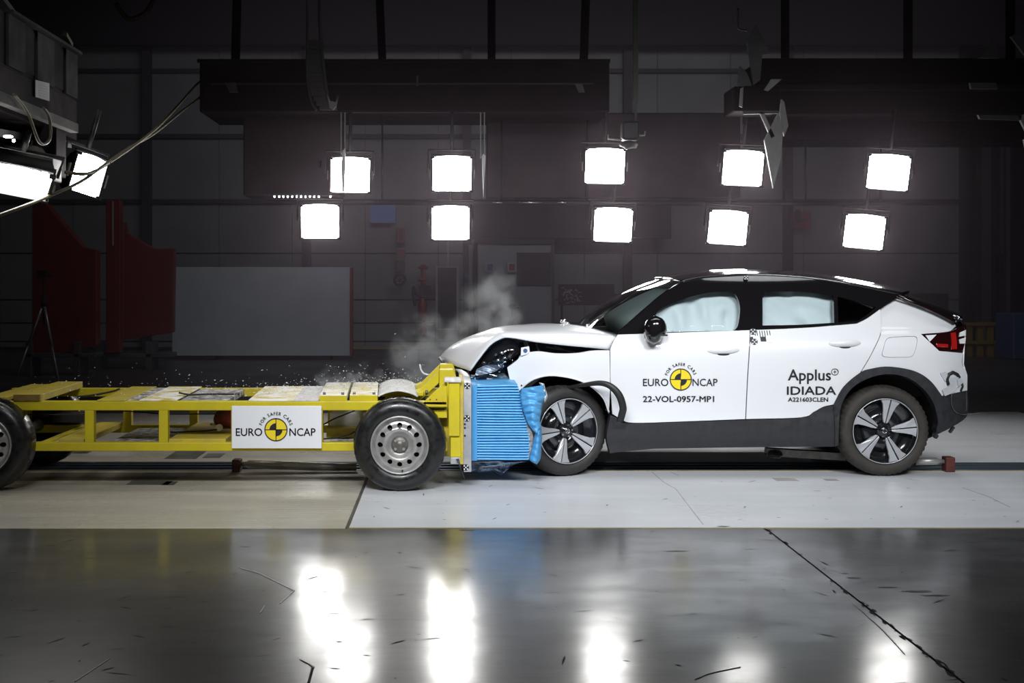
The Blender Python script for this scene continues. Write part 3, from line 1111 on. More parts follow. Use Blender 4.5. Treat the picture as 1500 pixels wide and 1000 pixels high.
V = [[P(px, py, 9.93 + dy) for px, py, dy in r] for r in (
    [(747, 497, .06), (735, 500, .03), (722, 508, .03), (710, 523, .05), (698, 541, .08)],
    [(757, 500, .02), (747, 508, -.03), (735, 517, -.04), (722, 527, -.03), (710, 540, .02)],
    [(766, 510, .03), (760, 516, -.02), (750, 524, -.03), (736, 533, -.03), (722, 541, .02)],
    [(768, 522, .08), (758, 528, .05), (748, 534, .05), (738, 539, .05), (730, 543, .08)])]
V = [spline(r, 4) for r in V]
V = [spline([r[i] for r in V], 4) for i in range(len(V[0]))]
hl.grid(V)
headlight = hl.build('headlight', M['black_gloss'], car, label='black crushed headlight cluster')
for k in range(16):
    px, py = rnd.uniform(706, 764), rnd.uniform(512, 540)
    if py < 545 - (px - 690) * 0.55 - 8:
        continue
    q = MB()
    c = P(px, py, 9.84 + rnd.uniform(0, .04))
    q.ball(c, rnd.uniform(.008, .022), .012, rnd.uniform(.008, .018), 7, 5, .8, k)
    q.build('lamp_shard', rnd.choice([M['chrome'], M['black_gloss'], M['black_gloss'], M['clear_plastic']]), headlight)
for nm, pts, wd, mm in (('plastic_lens', [(690, 551), (704, 548), (720, 546), (734, 543), (743, 536), (747, 526), (745, 520)], .05, M['clear_plastic']),
                        ('plastic_lens', [(697, 545), (712, 541), (728, 539), (738, 532)], .035, M['foil'])):
    q = MB()
    ctr = spline([Vector((a, b)) for a, b in pts], 5)
    rws = []
    for i, p in enumerate(ctr):
        t = i / (len(ctr) - 1)
        r = []
        for k in range(5):
            u = (k / 4 - .5) * 2
            base = P(p.x, p.y, 9.83)
            r.append(base + Vector((0.25 * u * wd, 0.03 * u + 0.015 * math.sin(9 * t + 3 * u), u * wd * (0.7 + 0.3 * math.sin(5 * t))) ))
        rws.append(r)
    q.grid(rws)
    q.build(nm, mm, car, label='torn bluish clear plastic' if mm is M['clear_plastic'] else None)
# crushed radiator core peeping out above the barrier
q = MB()
q.prism([(X(692, 9.95), Z(561, 9.95)), (X(704, 9.95), Z(552, 9.95)), (X(718, 9.95), Z(548, 9.95)), (X(738, 9.95), Z(547, 9.95)), (X(748, 9.95), Z(556, 9.95)), (X(748, 9.95), Z(570, 9.95)), (X(692, 9.95), Z(570, 9.95))], 9.93, 10.3)
q.build('radiator_core', M['honeycomb'], car)
# bracket tab with marker on the fender top
tb = MB()
tb.prism([(X(763, 9.76), Z(521, 9.76)), (X(763.5, 9.76), Z(509, 9.76)), (X(775, 9.76), Z(507, 9.76)), (X(776, 9.76), Z(516, 9.76)), (X(771, 9.76), Z(519, 9.76))], 9.76, 9.77)
tab = tb.build('fender_tab', M['white'], car)
q = MB()
put_fan(q, 769.5, 513.5, 3.2, lambda a, b: P(a, b, 9.757), n=14)
q.build('marker_dot', M['navy'], tab, fix=False)

# black arch strip torn from the front wheel arch and looping outward
q = MB()
pts = spline([P(808, 574, 9.85), P(830, 568, 9.78), P(858, 563, 9.66), P(880, 561, 9.60), P(895, 566, 9.57), P(907, 579, 9.56), P(912.5, 596, 9.57), P(911, 606, 9.60), P(908, 617, 9.66)], 6)
rws = []
for i, p in enumerate(pts):
    t = i / (len(pts) - 1)
    d = (pts[min(i + 1, len(pts) - 1)] - pts[max(i - 1, 0)]).normalized()
    nrm = Vector((-d.z, 0, d.x)).normalized()
    wd = 0.006 + 0.020 * min(1, t * 1.6)
    rws.append([p + nrm * wd, p + Vector((0, -.012, 0)) + nrm * wd * .5, p + Vector((0, -.012, 0)) - nrm * wd * .5, p - nrm * wd])
q.grid(rws)
q.build('arch_strip', M['cable'], car, solid=0.008, label='loose black arch strip looping away from the fender')

# wheel housings, underbody, cabin
for cx_, nm in ((0.98, 'wheel_housing'), (3.53, 'wheel_housing')):
    for s in (1, -1):
        q = MB()
        rws = []
        for k in range(25):
            a = math.radians(-15 + 210 * k / 24)
            rws.append([Vector((cx_ + .40 * math.cos(a), YC + (yy - YC) * s, .40 + .40 * math.sin(a))) for yy in (9.86, 10.1, 10.15)])
        q.grid(rws)
        q.add([p[2] for p in rws] + [Vector((cx_, YC + (10.15 - YC) * s, .4))], [(i, i + 1, 25) for i in range(24)])
        q.build(nm, M['dark'], car, solid=0.006)
q = MB()
q.box(1.42, 3.10, 9.92, 11.39, 0.21, 0.46)
q.build('underbody', M['dark'], car, bevel=0.03)
q = MB()
q.box(3.1, 4.05, 10.2, 11.1, 0.24, 0.6)
q.build('rear_axle', M['dark'], car, bevel=0.04)
q = MB()
q.bar(P(1122, 661, 10.1), P(1236, 668, 10.1), .10, .06)
q.ball(P(1135, 665, 10.05), .07, .06, .035, 10, 6, .5, 2)
q.build('crossmember', M['steel_dark'], car, bevel=0.01)
q = MB()
q.box(1.30, 3.9, 9.98, 11.33, 0.62, 0.98)
q.build('cabin_floor', M['dark'], car)
q = MB()
q.prism([(1.12, .95), (1.16, 1.10), (1.5, 1.14), (1.68, 1.08), (1.66, .95)], 9.98, 11.33)
q.build('dashboard', M['dark'], car, bevel=0.02)
for yy in (10.28, 11.02):
    q = MB()
    q.ball((1.80, yy, 1.20), .20, .28, .18, 16, 10, .25, yy)
    q.build('front_airbag', M['airbag'], car)
    q = MB()
    q.prism([(2.15, .95), (2.22, .98), (2.55, 1.42), (2.50, 1.48), (2.40, 1.46)], yy - .22, yy + .22)
    q.build('seat_back', M['dark'], car, bevel=0.03)
# door mirror
q = MB()
V = []
mc = S(956, 482) + Vector((0, -0.13, 0))
k_ = mc.y / F
for j in range(11):
    t = -1 + 2 * j / 10
    zz = mc.z + t * 0.115
    r = []
    for i in range(20):
        a = 2 * PI * i / 20
        rx = 0.092 * (max(0, 1 - abs(t) ** 3)) ** .5 * (1 if t < 0 else (1 - .25 * t * t))
        r.append(Vector((mc.x + rx * math.cos(a) * (1 if t > -.35 else .75) + (.0 if t > -.35 else -.015), mc.y + .085 * (max(0, 1 - abs(t) ** 3)) ** .5 * math.sin(a), zz)))
    r.append(r[0])
    V.append(r)
q.grid(V)
mirror = q.build('door_mirror', M['black_gloss'], car, label='black door mirror')
q = MB()
q.box(mc.x - .078, mc.x + .086, mc.y - .070, mc.y + .05, mc.z - .046, mc.z - .034)
q.build('mirror_seam', M['trim_dark'], mirror, bevel=.004)
q = MB()
q.bar(mc + Vector((-.02, 0, -.06)), S(948, 492, .02), .06, .05)
q.build('mirror_foot', M['black_gloss'], mirror, bevel=.01)
f = copy_tree(mirror, car)
f.scale = (1, -1, 1)

# door handles
for dr, x0, x1, yc in ((front_door, 1036, 1083, 513), (rear_door, 1214, 1261, 503)):
    q = MB()
    a, b = S(x0, yc + .5), S(x1, yc - .5)
    V = []
    for k in range(13):
        t = k / 12
        p = a.lerp(b, t)
        h = 0.030 * max(0.12, (1 - abs(2 * t - 1) ** 3.0)) ** .5
        bow = .030 * math.sin(PI * t) ** .7
        V.append([p + Vector((0, .004, h)), p + Vector((0, -bow * .8, h * .75)), p + Vector((0, -bow - .004, 0)), p + Vector((0, -bow * .7, -h * .75)), p + Vector((0, .004, -h))])
    q.grid(V)
    q.build('door_handle', M['white_paint'], dr)
    q = MB()
    c = a.lerp(b, .5) + Vector((0, -.004, -.030))
    q.ball(c, .05, .008, .012, 12, 6)
    q.build('handle_recess', M['trim_dark'], dr)

# lettering and marks on the doors
m1 = lambda a, b: S(a, b, -0.003)
m2 = lambda a, b: S(a, b, -0.0055)
roundel(front_door, 997.3, 555.7, 16.2, m1, m2,
        [('EURO', 942, 979, 554.5, 565.2, .12), ('NCAP', 1014.5, 1051, 554.5, 565.2, .12), ('22-VOL-0957-MP1', 942, 1046, 580, 588.5, 0.32)],
        ('FOR SAFER CARS', 997.3, 555.7, 20.2, 4.6, 164, 18))
q = MB()
put_text(q, 'Applus', 1154.5, 1217, 541, 562, m2, 0.35)
q.build('lettering', M['ink'], rear_door, fix=False)
q = MB()
put_text(q, 'IDIADA', 1153, 1224.5, 566, 577.8, m2, 0.35)
q.build('lettering', M['ink'], rear_door, fix=False)
q = MB()
put_text(q, 'A221603CLEN', 1154.5, 1213, 582, 588, m2, 0.25)
q.build('lettering', M['ink'], rear_door, fix=False)
q = MB()
sq = outline([(1219, 541), (1223, 539.6), (1227, 541), (1228.5, 544.5), (1227, 548), (1223, 549.4), (1219, 548), (1217.6, 544.5)], 4)
si = [Vector((1223, 544.5)) + (p - Vector((1223, 544.5))) * .82 for p in sq]
n_ = len(sq)
q.add([m2(p.x, p.y) for p in sq] + [m2(p.x, p.y) for p in si], [(i, (i + 1) % n_, (i + 1) % n_ + n_, i + n_) for i in range(n_)])
put_poly(q, [(1220.6, 544.1), (1225.4, 544.1), (1225.4, 544.9), (1220.6, 544.9)], m2)
put_poly(q, [(1222.6, 542), (1223.4, 542), (1223.4, 547), (1222.6, 547)], m2)
q.build('plus_emblem', M['ink'], rear_door, fix=False)

# scale sticker with two dot markers at the door split
q = MB()
put_poly(q, [(1099, 483.8), (1131, 483.4), (1133, 501), (1099, 504)], m1)
st = q.build('scale_sticker', M['sign_white'], rear_door, fix=False)
q = MB()
for x0, w_, y0, y1 in ((1104.8, 1.2, 484.5, 491.5), (1107.8, 1.2, 484, 491.3), (1111.9, 1.2, 484.3, 494), (1115.4, 1.2, 484.3, 494), (1119, 1.2, 484.2, 494), (1122.8, 1.2, 484, 491), (1126.5, 1.2, 484, 490.8)):
    k = (y1 - y0) * .17
    put_poly(q, [(x0, y0), (x0 + w_, y0), (x0 + w_ + k, y1), (x0 + k, y1)], m2)
put_poly(q, [(1113.3, 493), (1121.6, 493), (1122.8, 499.8), (1114.6, 499.8)], m2)
put_poly(q, [(1098.8, 493.5), (1103, 493), (1103.5, 498), (1099, 501)], m2)
q.build('scale_marks', M['ink'], rear_door, fix=False)
m3 = lambda a, b: S(a, b, -0.008)
for cx_, cy_ in ((1103, 485.4), (1105.2, 500.6)):
    q = MB()
    put_fan(q, cx_, cy_, 4.9, m2, n=20)
    q.build('dot_marker', M['ink'], rear_door, fix=False)
    q = MB()
    for a, b in ((0, 0), (-.5, -.5), (.5, -.5), (-.5, .5), (.5, .5)):
        put_fan(q, cx_ + a * 4.9, cy_ + b * 4.9, 1.1, m3, n=8)
    q.build('marker_dots', M['white'], rear_door, fix=False)
q = MB()
mr = lambda a, b: S(a, b, -0.012)
put_fan(q, 1093, 406.5, 3.6, mr, n=16)
rm = q.build('roof_marker', M['ink'], car, fix=False)
q = MB()
mr2 = lambda a, b: S(a, b, -0.016)
for a, b in ((0, 0), (-.5, -.5), (.5, -.5), (-.5, .5), (.5, .5)):
    put_fan(q, 1093 + a * 3.6, 406.5 + b * 3.6, .85, mr2, n=8)
q.build('marker_dots', M['white'], rm, fix=False)

# tape patches over the opened charge point at the rear corner, loose cable
q = MB()
q.tube([S(*p, -.004) for p in ((1389, 563), (1387, 556), (1390, 548), (1396, 545), (1402, 548), (1405, 553))], .014, 6)
q.build('charge_rim', M['cable'], car)
q = MB()
q.tube([S(*p, -.004) for p in ((1408, 557), (1410, 566), (1407, 573))], .010, 6)
q.build('charge_rim', M['cable'], car)
for i, pts in enumerate(([(1377, 546), (1386, 544), (1391, 556), (1384, 558)], [(1390, 553), (1406, 552), (1409, 558), (1398, 574), (1389, 575)], [(1380, 570), (1394, 564), (1396, 575), (1384, 580)],
                         [(1402, 556), (1408, 553), (1411, 560), (1404, 566)])):
    q = MB()
    fm = (lambda a, b, i=i: S(a, b, -.008 - .004 * i))
    put_poly(q, pts, fm)
    q.build('tape_patch', M['tape'], car, fix=False, solid=0.002)
q = MB()
q.tube(spline([S(1394, 576, -.01), S(1394, 592, -.012), S(1400, 603, -.012), S(1412, 607, -.012), P(1440, 604, 9.9), P(1475, 604, 10.2), P(1500, 607, 10.4), P(1540, 640, 10.4)], 5), .0028, 6)
q.build('trailing_cable', M['steel_dark'], car)
q = MB()
q.ball(S(1405, 466, .05), .03, .03, .022, 8, 6, .5, 8).ball(S(1399, 463, .1), .03, .02, .014, 8, 6, .5, 4)
q.build('deck_sensor', M['chrome'], car)
q = MB()
q.bar(S(1391, 633, .02), S(1397, 625, .02), .02, .02)
q.bar(S(1368, 636, .02), S(1372, 640, .02), .03, .03)
q.build('tow_hook', M['trim_dark'], car)


# wheels
def rot_y(p, a):
    return Vector((p[0] * math.cos(a) - p[1] * math.sin(a), p[0] * math.sin(a) + p[1] * math.cos(a)))


def car_wheel(loc, spokes, yaw=0, R=0.361, brown=True):
    w = empty('wheel', loc - wloc(car), parent=car)
    w.rotation_euler = (0, 0, yaw)
    base = Vector((0, 0, 0))

    def b(m, name, mt, **k):
        o = m.build(name, mt, None, **k)
        o.parent = w
        return o
    tyre = MB()
    prof = [(.255, .030), (.268, .010), (.29, .001), (.315, .0), (.336, .010), (.352, .028), (.3585, .045), (R, .075), (R, .16), (.3585, .19), (.352, .207), (.336, .225), (.29, .235), (.255, .215)]
    tyre.lathe(prof, 150, lambda i, k, r: r - (.0075 if 5 <= i <= 10 and k % 3 == 0 else 0))
    b(tyre, 'tyre', M['rubber_brown'] if brown else M['rubber'])
    q = MB()
    q.lathe([(.250, .045), (.264, .014), (.262, .006), (.254, .006), (.249, .022), (.246, .075), (.15, .085), (.0, .085)], 60)
    b(q, 'rim', M['alloy_dark'])
    q = MB()
    q.lathe([(.2605, .0055), (.2565, .0035), (.2530, .0055), (.2565, .010)], 60, closed=True)
    b(q, 'rim_lip', M['alloy'])
    q = MB()
    q.lathe([(.17, .075), (.17, .068), (.05, .064), (.05, .075)], 40)
    b(q, 'brake_disc', M['alloy_dark'])
    for a in spokes:
        a = math.radians(a)
        sp = MB()
        for s in (1, -1):
            top = [(.060, .004), (.066, .016), (.10, .028), (.16, .040), (.21, .055), (.241, .077), (.2505, .067), (.2545, .034), (.254, .0055), (.16, .005), (.10, .004)]
            depth = lambda r: .040 - .030 * min(1, max(0, (r - .05) / .2))
            pts = [(x, y * s) for x, y in top]
            fr = [rot_y(p, a) for p in pts]
            n = len(fr)
            v0 = [Vector((p.x, depth(q_[0]) + (.006 if abs(q_[1]) > .02 else 0), p.y)) for p, q_ in zip(fr, pts)]
            v1 = [v + Vector((0, .022, 0)) for v in v0]
            m0 = Vector((0, 0, 0))
            sp.add(v0 + v1, [tuple(range(n)), tuple(range(2 * n - 1, n - 1, -1))] + [(i, i + n, (i + 1) % n + n, (i + 1) % n) for i in range(n)])
        b(sp, 'spoke', M['alloy'], bevel=.0015)
    q = MB()
    q.lathe([(.0, .020), (.022, .020), (.030, .026), (.05, .040), (.062, .055), (.062, .075)], 30)
    b(q, 'hub', M['alloy_dark'])
    q = MB()
    q.lathe([(.019, .019), (.0165, .0165), (.014, .019)], 24)
    q.add([(-.010, .0185, .006), (.010, .0185, .006), (.008, .0185, -.003), (0, .0185, -.010), (-.008, .0185, -.003)], [(0, 1, 2, 3, 4)])
    b(q, 'hub_badge', M['chrome'])
    for k in range(5):
        a = math.radians(spokes[0] + 36 + 72 * k)
        q = MB()
        q.cyl((.045 * math.cos(a), .034, .045 * math.sin(a)), (.045 * math.cos(a), .06, .045 * math.sin(a)), .009, 6)
        b(q, 'lug_bolt', M['chrome'])
    return w


Yw = 9.745
car_wheel(Vector((X(1297.5, Yw), Yw, .361)), (79, 7, -65, -137, 151))
car_wheel(Vector((X(833.5, Yw), Yw, .361)), (112, 40, -32, -104, 184), yaw=math.radians(22), brown=False)
for x_ in (3.53, 0.98):
    w_ = car_wheel(Vector((x_, 2 * YC - Yw, .361)), (90, 18, -54, -126, 162), brown=False)
    w_.rotation_euler = (0, 0, PI)

# ------------------------------------------------------------------ the yellow trolley
TN, TF = 9.2, 10.37             # near and far rail planes
tr = empty('crash_trolley', (-1.9, 9.79, 0), 'yellow steel test trolley on black tyres with a blue crushable block at its front', 'trolley')


def tbox(name, x0, x1, y0, y1, Y, depth, m=None, parent=tr, bevel=0.006, label=None):
    q = MB()
    q.box(X(x0, Y), X(x1, Y), Y, Y + depth, Z(y1, Y), Z(y0, Y))
    return q.build(name, m or M['yellow'], parent, bevel=bevel, label=label)


zt1, zt0 = Z(587.5, TN), Z(601, TN)
zb1, zb0 = Z(648, TN), Z(660.5, TN)
XL, XR = X(-60, TN), X(655, TN)
for Y in (TN, TF - .07):
    q = MB()
    q.box(XL, XR, Y, Y + .07, zt0, zt1)
    q.build('top_rail', M['yellow'], tr, bevel=.006)
    q = MB()
    q.box(XL, XR, Y, Y + .07, zb0, zb1)
    q.build('bottom_rail', M['yellow'], tr, bevel=.006)
for px in (-36, 130.5, 239, 345, 466, 560):
    for Y in (TN + .003, TF - .073):
        q = MB()
        x = X(px, TN)
        q.box(x - .034, x + .034, Y, Y + .066, zb1 - .002, zt0 + .002)
        q.build('post', M['yellow'], tr, bevel=.004)
for px in (-36, 62, 560):
    q = MB()
    x = X(px, TN)
    q.box(x - .03, x + .03, TN + .07, TF - .07, zb0, zb1)
    q.build('cross_tube', M['yellow'], tr, bevel=.004)


def plate(name, x0, x1, zlo, zhi, m, y0=TN, y1=TF, shift=0.0):
    q = MB()
    a, b = X(x0, TN), X(x1, TN)
    q.add([(a, y0, zlo), (b, y0, zlo), (b + shift, y1, zlo), (a + shift, y1, zlo), (a, y0, zhi), (b, y0, zhi), (b + shift, y1, zhi), (a + shift, y1, zhi)],
          [(0, 3, 2, 1), (4, 5, 6, 7), (0, 1, 5, 4), (1, 2, 6, 5), (2, 3, 7, 6), (3, 0, 4, 7)])
    return q.build(name, m, tr, bevel=.003)


zt = zt1
plate('deck_beam', 20, 61, zt, zt + .052, M['yellow_worn'], shift=-.04)
q = MB()
q.box(X(20, TN), X(59, TN), TN - .012, TN, zt + .002, zt + .050)
q.build('beam_end', M['brown_end'], tr, bevel=.003)
plate('deck_beam', -24, 8, zt, zt + .03, M['yellow_worn'], shift=-.04)
plate('deck_plate', 142, 183, zt, zt + .010, M['yellow_worn'], shift=-.04)
plate('dust_tray', 183, 204, zt - .03, zt + .004, M['deck_dusty'], TN + .06, TF - .06, shift=-.04)
plate('deck_plate', 204, 258, zt, zt + .010, M['yellow_dusty'], shift=-.04)
plate('dust_tray', 259, 330, zt - .05, zt - .005, M['deck_dusty'], TN + .06, TF - .06, shift=-.04)
plate('deck_plate', 364, 430, zt, zt + .012, M['yellow_dusty'], shift=-.05)
plate('deck_plate', 430, 467, zt, zt + .013, M['dust'], shift=-.05)
plate('deck_beam', 467.5, 508, zt, zt + .044, M['yellow_dusty'], TN + .02, shift=-.06)
plate('deck_beam', 512, 553, zt, zt + .046, M['yellow_dusty'], TN + .02, shift=-.06)
for px in (474, 501, 518, 547):
    q = MB()
    q.cyl((X(px, TN), TN + .06, zt + .04), (X(px, TN), TN + .06, zt + .062), .011, 8)
    q.build('bolt', M['steel_dark'], tr)
for x0_, x1_, h_ in ((467.5, 508, .044), (512, 553, .046)):
    q = MB()
    q.box(X(x0_, TN), X(x1_, TN), TN + .012, TN + .02, zt, zt + h_ - .003)
    q.build('beam_face', M['yellow'], tr, bevel=.002)
# dusted hump between the wheels
q = MB()
rws = []
for i in range(15):
    t = i / 14
    x = X(554, TN) + t * (X(612, TN) - X(554, TN))
    h = zt + .015 + .060 * math.sin(PI * min(1, t * .9 + .05)) ** .7
    rws.append([Vector((x - .05 * (y - TN) / 1.17, y, h + .006 * noise.noise(Vector((x * 9, y * 9, 0))))) for y in [TN + .02 + 1.1 * k / 12 for k in range(13)]])
q.grid(rws)
q.build('dust_cover', M['dust'], tr, solid=.01, label='dust covered hump over the front axle')
for a, b, ya in ((45, 76, 0), (84, 122, 1), (150, 232, 0), (246, 330, 1), (478, 540, 0)):
    q = MB()
    q.box(X(a, TN), X(b, TN), TN + .02, TF - .05, zb1 - (.02 if ya else .05), zb1 + (.025 if ya else -.02))
    q.build('floor_plate', M['yellow_worn'] if ya else M['deck_dusty'], tr, bevel=.004)
tbox('equipment_box', 483, 528, 605, 626, 9.72, .3, M['sign_white'])
tbox('equipment_box', 76, 122, 607, 619, 9.95, .25, M['dark'])
tbox('box_support', 478, 545, 627, 641, 9.6, .5, M['yellow_worn'])
for pts, r in ((((473, 622), (490, 613), (505, 607), (520, 601)), .006), (((471, 643), (490, 641), (510, 637), (520, 632)), .006), (((40, 607), (80, 607), (125, 606)), .006),
               (((250, 633), (275, 632), (300, 631), (318, 629)), .006), (((262, 575), (280, 578), (310, 577), (350, 577)), .008), (((115, 581), (140, 578), (165, 573), (176, 569)), .008),
               (((150, 600), (200, 603), (240, 606), (330, 606)), .005)):
    q = MB()
    q.tube(spline([P(a, b, 9.55) for a, b in pts], 6), r, 6)
    q.build('hose', M['cable'], tr)
# brake air tank with its gauge
q = MB()
c = P(329, 614, 9.7)
q.tube([c + Vector((-.085, 0, 0)), c + Vector((-.075, 0, 0)), c + Vector((-.05, 0, 0)), c + Vector((.30, 0, 0))], .07, 20, True, [.02, .045, .075, .075])
tank = q.build('air_tank', M['tank_red'], tr, label='dark red air tank half hidden by the sign')
q = MB()
g = P(320.5, 626.5, 9.55)
q.cyl(g, g + Vector((0, .03, 0)), .027, 20)
q.build('pressure_gauge', M['white'], tank)
q = MB()
q.tube([g + Vector((0, .015, .0)), g + Vector((-.04, .02, .02)), g + Vector((-.07, .03, .025))], .010, 8)
q.build('valve', M['chrome'], tank)
q = MB()
q.box(X(305, 9.6), X(345, 9.6), 9.55, 9.85, Z(645, 9.6), Z(637, 9.6))
q.build('tank_cradle', M['yellow_worn'], tr, bevel=.004)

# white sign on the near rails
q = MB()
YS = TN - .03
q.box(X(339.5, YS), X(471, YS), YS, YS + .02, Z(656.5, YS), Z(594.5, YS))
sb = q.build('sign_board', M['sign_white'], tr, bevel=.002)
n1_ = lambda a, b: P(a, b, YS - .002)
n2_ = lambda a, b: P(a, b, YS - .004)
roundel(sb, 404.2, 629.2, 17.0, n1_, n2_, [('EURO', 345.5, 384, 627, 638.2, .15), ('NCAP', 424, 462, 627, 638.2, .15)], ('FOR SAFER CARS', 404.2, 629.2, 21.3, 5.0, 164, 16))

# front tower that carries the block
TP = TN
tower_x = X(655, TN)
q = MB()
q.box(X(657, TP), X(673.5, TP), TP - .03, TP + .07, Z(638, TP), Z(559, TP))
tp = q.build('tower_post', M['yellow'], tr, bevel=.006)
q = MB()
q.box(X(650.5, TP), X(676, TP), TP - .05, TP + .09, Z(559.5, TP), Z(553, TP))
q.build('post_cap', M['dust'], tr, bevel=.01, label='white dusted cap on the near tower post')
q = MB()
q.box(X(660, TP), X(675, TP), TP - .01, TP + .07, Z(669, TP), Z(638, TP))
q.build('tower_post', M['yellow'], tr, bevel=.004)
q = MB()
q.box(X(660, TP), X(674, TP), TP - .005, TP + .07, Z(679.5, TP), Z(669.5, TP))
q.build('post_foot', M['aluminium'], tr, bevel=.004)
q = MB()
q.prism([(X(617, TP), Z(592, TP)), (X(651, TP), Z(560, TP)), (X(655, TP), Z(559, TP)), (X(655, TP), Z(593, TP))], TP, TP + .02)
gus = q.build('gusset', M['yellow'], tr, bevel=.003)
for a, b in ((630, 585), (639.5, 585), (649, 589)):
    q = MB()
    c = P(a, b, TP - .004)
    q.cyl(c, c + Vector((0, .01, 0)), .005, 8)
    q.build('bolt_hole', M['dark'], gus)
q = MB()
q.box(X(617, TP), X(655, TP), TP - .06, TP + .05, Z(594.5, TP), Z(592, TP))
q.build('bracket', M['yellow'], tr, bevel=.002)
q = MB()
q.box(X(628, TP), X(655, TP), TP + .0, TP + .06, Z(612, TP), Z(597, TP))
q.build('bracket', M['yellow'], tr, bevel=.004)
# rear slanted brace and inner post, mid width
YB = 9.55
for yb in (YB, YB + .62):
    q = MB()
    q.prism([(X(603, YB), Z(583, YB)), (X(603, YB), Z(574, YB)), (X(615, YB), Z(570, YB)), (X(643, YB), Z(542.5, YB)), (X(643, YB), Z(561, YB)), (X(616, YB), Z(586, YB))], yb, yb + .10)
    q.build('slanted_brace', M['yellow'], tr, bevel=.005)
    q = MB()
    q.prism([(X(643.5, YB), Z(600, YB)), (X(643.5, YB), Z(541, YB)), (X(664, YB), Z(541, YB)), (X(668, YB), Z(551, YB)), (X(668, YB), Z(600, YB))], yb - .01, yb + .11)
    q.build('inner_post', M['yellow'], tr, bevel=.005)
q = MB()
q.box(X(611, YB), X(620.5, YB), YB - .05, YB - .001, Z(579, YB), Z(573, YB))
q.build('clamp', M['yellow'], tr, bevel=.004)
q = MB()
c = P(623, 574.5, YB - .02)
q.cyl(c, c + Vector((.02, 0, 0)), .016, 10)
q.build('clamp_bolt', M['steel_dark'], tr)
q = MB()
q.box(X(673.5, TN), X(679, TN), TN + .0, TF - .0, Z(680, TN), Z(557, TN))
q.build('back_plate', M['yellow_worn'], tr, bevel=.003)
q = MB()
q.box(X(641, TN), X(673, TN), TN + .12, TF - .1, Z(672, TN), Z(600, TN))
q.build('tower_frame', M['yellow_worn'], tr, bevel=.006)
q = MB()
q.box(X(679.2, TN), X(690.5, TN), TN + .0, TF, Z(691, TN), Z(560, TN))
mp_ = q.build('mounting_plate', M['aluminium'], tr, bevel=.002, label='bare grey mounting plate with round markers')
k1 = lambda a, b: P(a, b, TN - .003)
k2 = lambda a, b: P(a, b, TN - .006)
for cx_, cy_ in ((684.4, 565), (683.8, 612.5), (682.5, 684.5)):
    q = MB()
    put_fan(q, cx_, cy_, 4.7, k1, n=20)
    q.build('dot_marker', M['ink'], mp_, fix=False)
    q = MB()
    for a, b in ((0, 0), (-.5, -.5), (.5, -.5), (-.5, .5), (.5, .5)):
        put_fan(q, cx_ + a * 4.7, cy_ + b * 4.7, 1.05, k2, n=8)
    q.build('marker_dots', M['white'], mp_, fix=False)
for cy_ in (621, 626.5, 638):
    q = MB()
    put_fan(q, 681, cy_, 1.6, k1, n=8)
    q.build('bolt_hole', M['ink'], mp_, fix=False)
q = MB()
q.prism([(X(668, TN), Z(672, TN)), (X(672, TN), Z(671, TN)), (X(681, TN), Z(700, TN)), (X(680, TN), Z(700.5, TN))], TN - .02, TN + .3)
q.build('splash_flap', M['clear_plastic'], tr)

# the blue honeycomb block: layers pressed together, front edge crushed
HB, HE = 9.32, 10.29
hb = empty('honeycomb_block', (X(690, HB), HB, 0) - wloc(tr) if False else Vector((X(690, HB), HB, 0)) - wloc(tr), parent=tr)
hb['label'] = 'blue crushable honeycomb block'
edge = [(563, 756), (567, 760), (580, 762), (592, 764), (603, 766), (614, 769), (624, 772), (634, 775), (645, 776.5), (660, 775.5), (676, 774)]


def ex(y):
    for a, b in zip(edge, edge[1:]):
        if y <= b[0]:
            t = (y - a[0]) / (b[0] - a[0])
            return a[1] + (b[1] - a[1]) * max(0, t)
    return edge[-1][1]


q = MB()
q.box(X(690.6, HB), X(699, HB), HB - .005, HE, Z(674.5, HB), Z(563, HB))
q.build('end_sheet', M['blue_edge'], hb, bevel=.003)
NL = 28
for i in range(NL):
    ya = 563.4 + i * (674 - 563.4) / NL
    yb = ya + (674 - 563.4) / NL
    x0, x1 = X(699, HB), X(ex((ya + yb) / 2) + rnd.uniform(-1, .6), HB)
    zl, zh = Z(yb - .35, HB), Z(ya + .35, HB)
    q = MB()
    rows_ = []
    N = 26
    for k in range(N + 1):
        t = k / N
        x = x0 + (x1 - x0) * t
        wob = .004 * noise.noise(Vector((x * 6, i * .9, 0))) + .0025 * noise.noise(Vector((x * 22, i * 3.1, 5)))
        sag = .004 * noise.noise(Vector((x * 3, i * .25, 9)))
        yo = HB + wob
        rows_.append([Vector((x, HE, zh + sag)), Vector((x, yo + .012, zh + sag)), Vector((x, yo, (zh * .75 + zl * .25) + sag)), Vector((x, yo - .001, (zh * .25 + zl * .75) + sag)), Vector((x, yo + .012, zl + sag)), Vector((x, HE, zl + sag))])
    q.grid(rows_)
    e = rows_[-1]
    q.add(e, [tuple(range(6))])
    q.build('honeycomb_layer', M['blue_foil'], hb)
q = MB()
q.box(X(699, HB), X(756, HB), HB + .02, HE - .01, Z(673, HB), Z(564.5, HB))
q.build('honeycomb_core', M['blue_edge'], hb)
# exposed honeycomb and the torn, wrinkled front skin
q = MB()
q.prism([(X(a, HB), Z(b, HB)) for a, b in ((770, 618), (779, 632), (783, 645), (780, 662), (777, 674), (773, 672), (775, 650), (772, 632))], HB + .006, HB + .3)
q.build('torn_core', M['honeycomb'], hb)


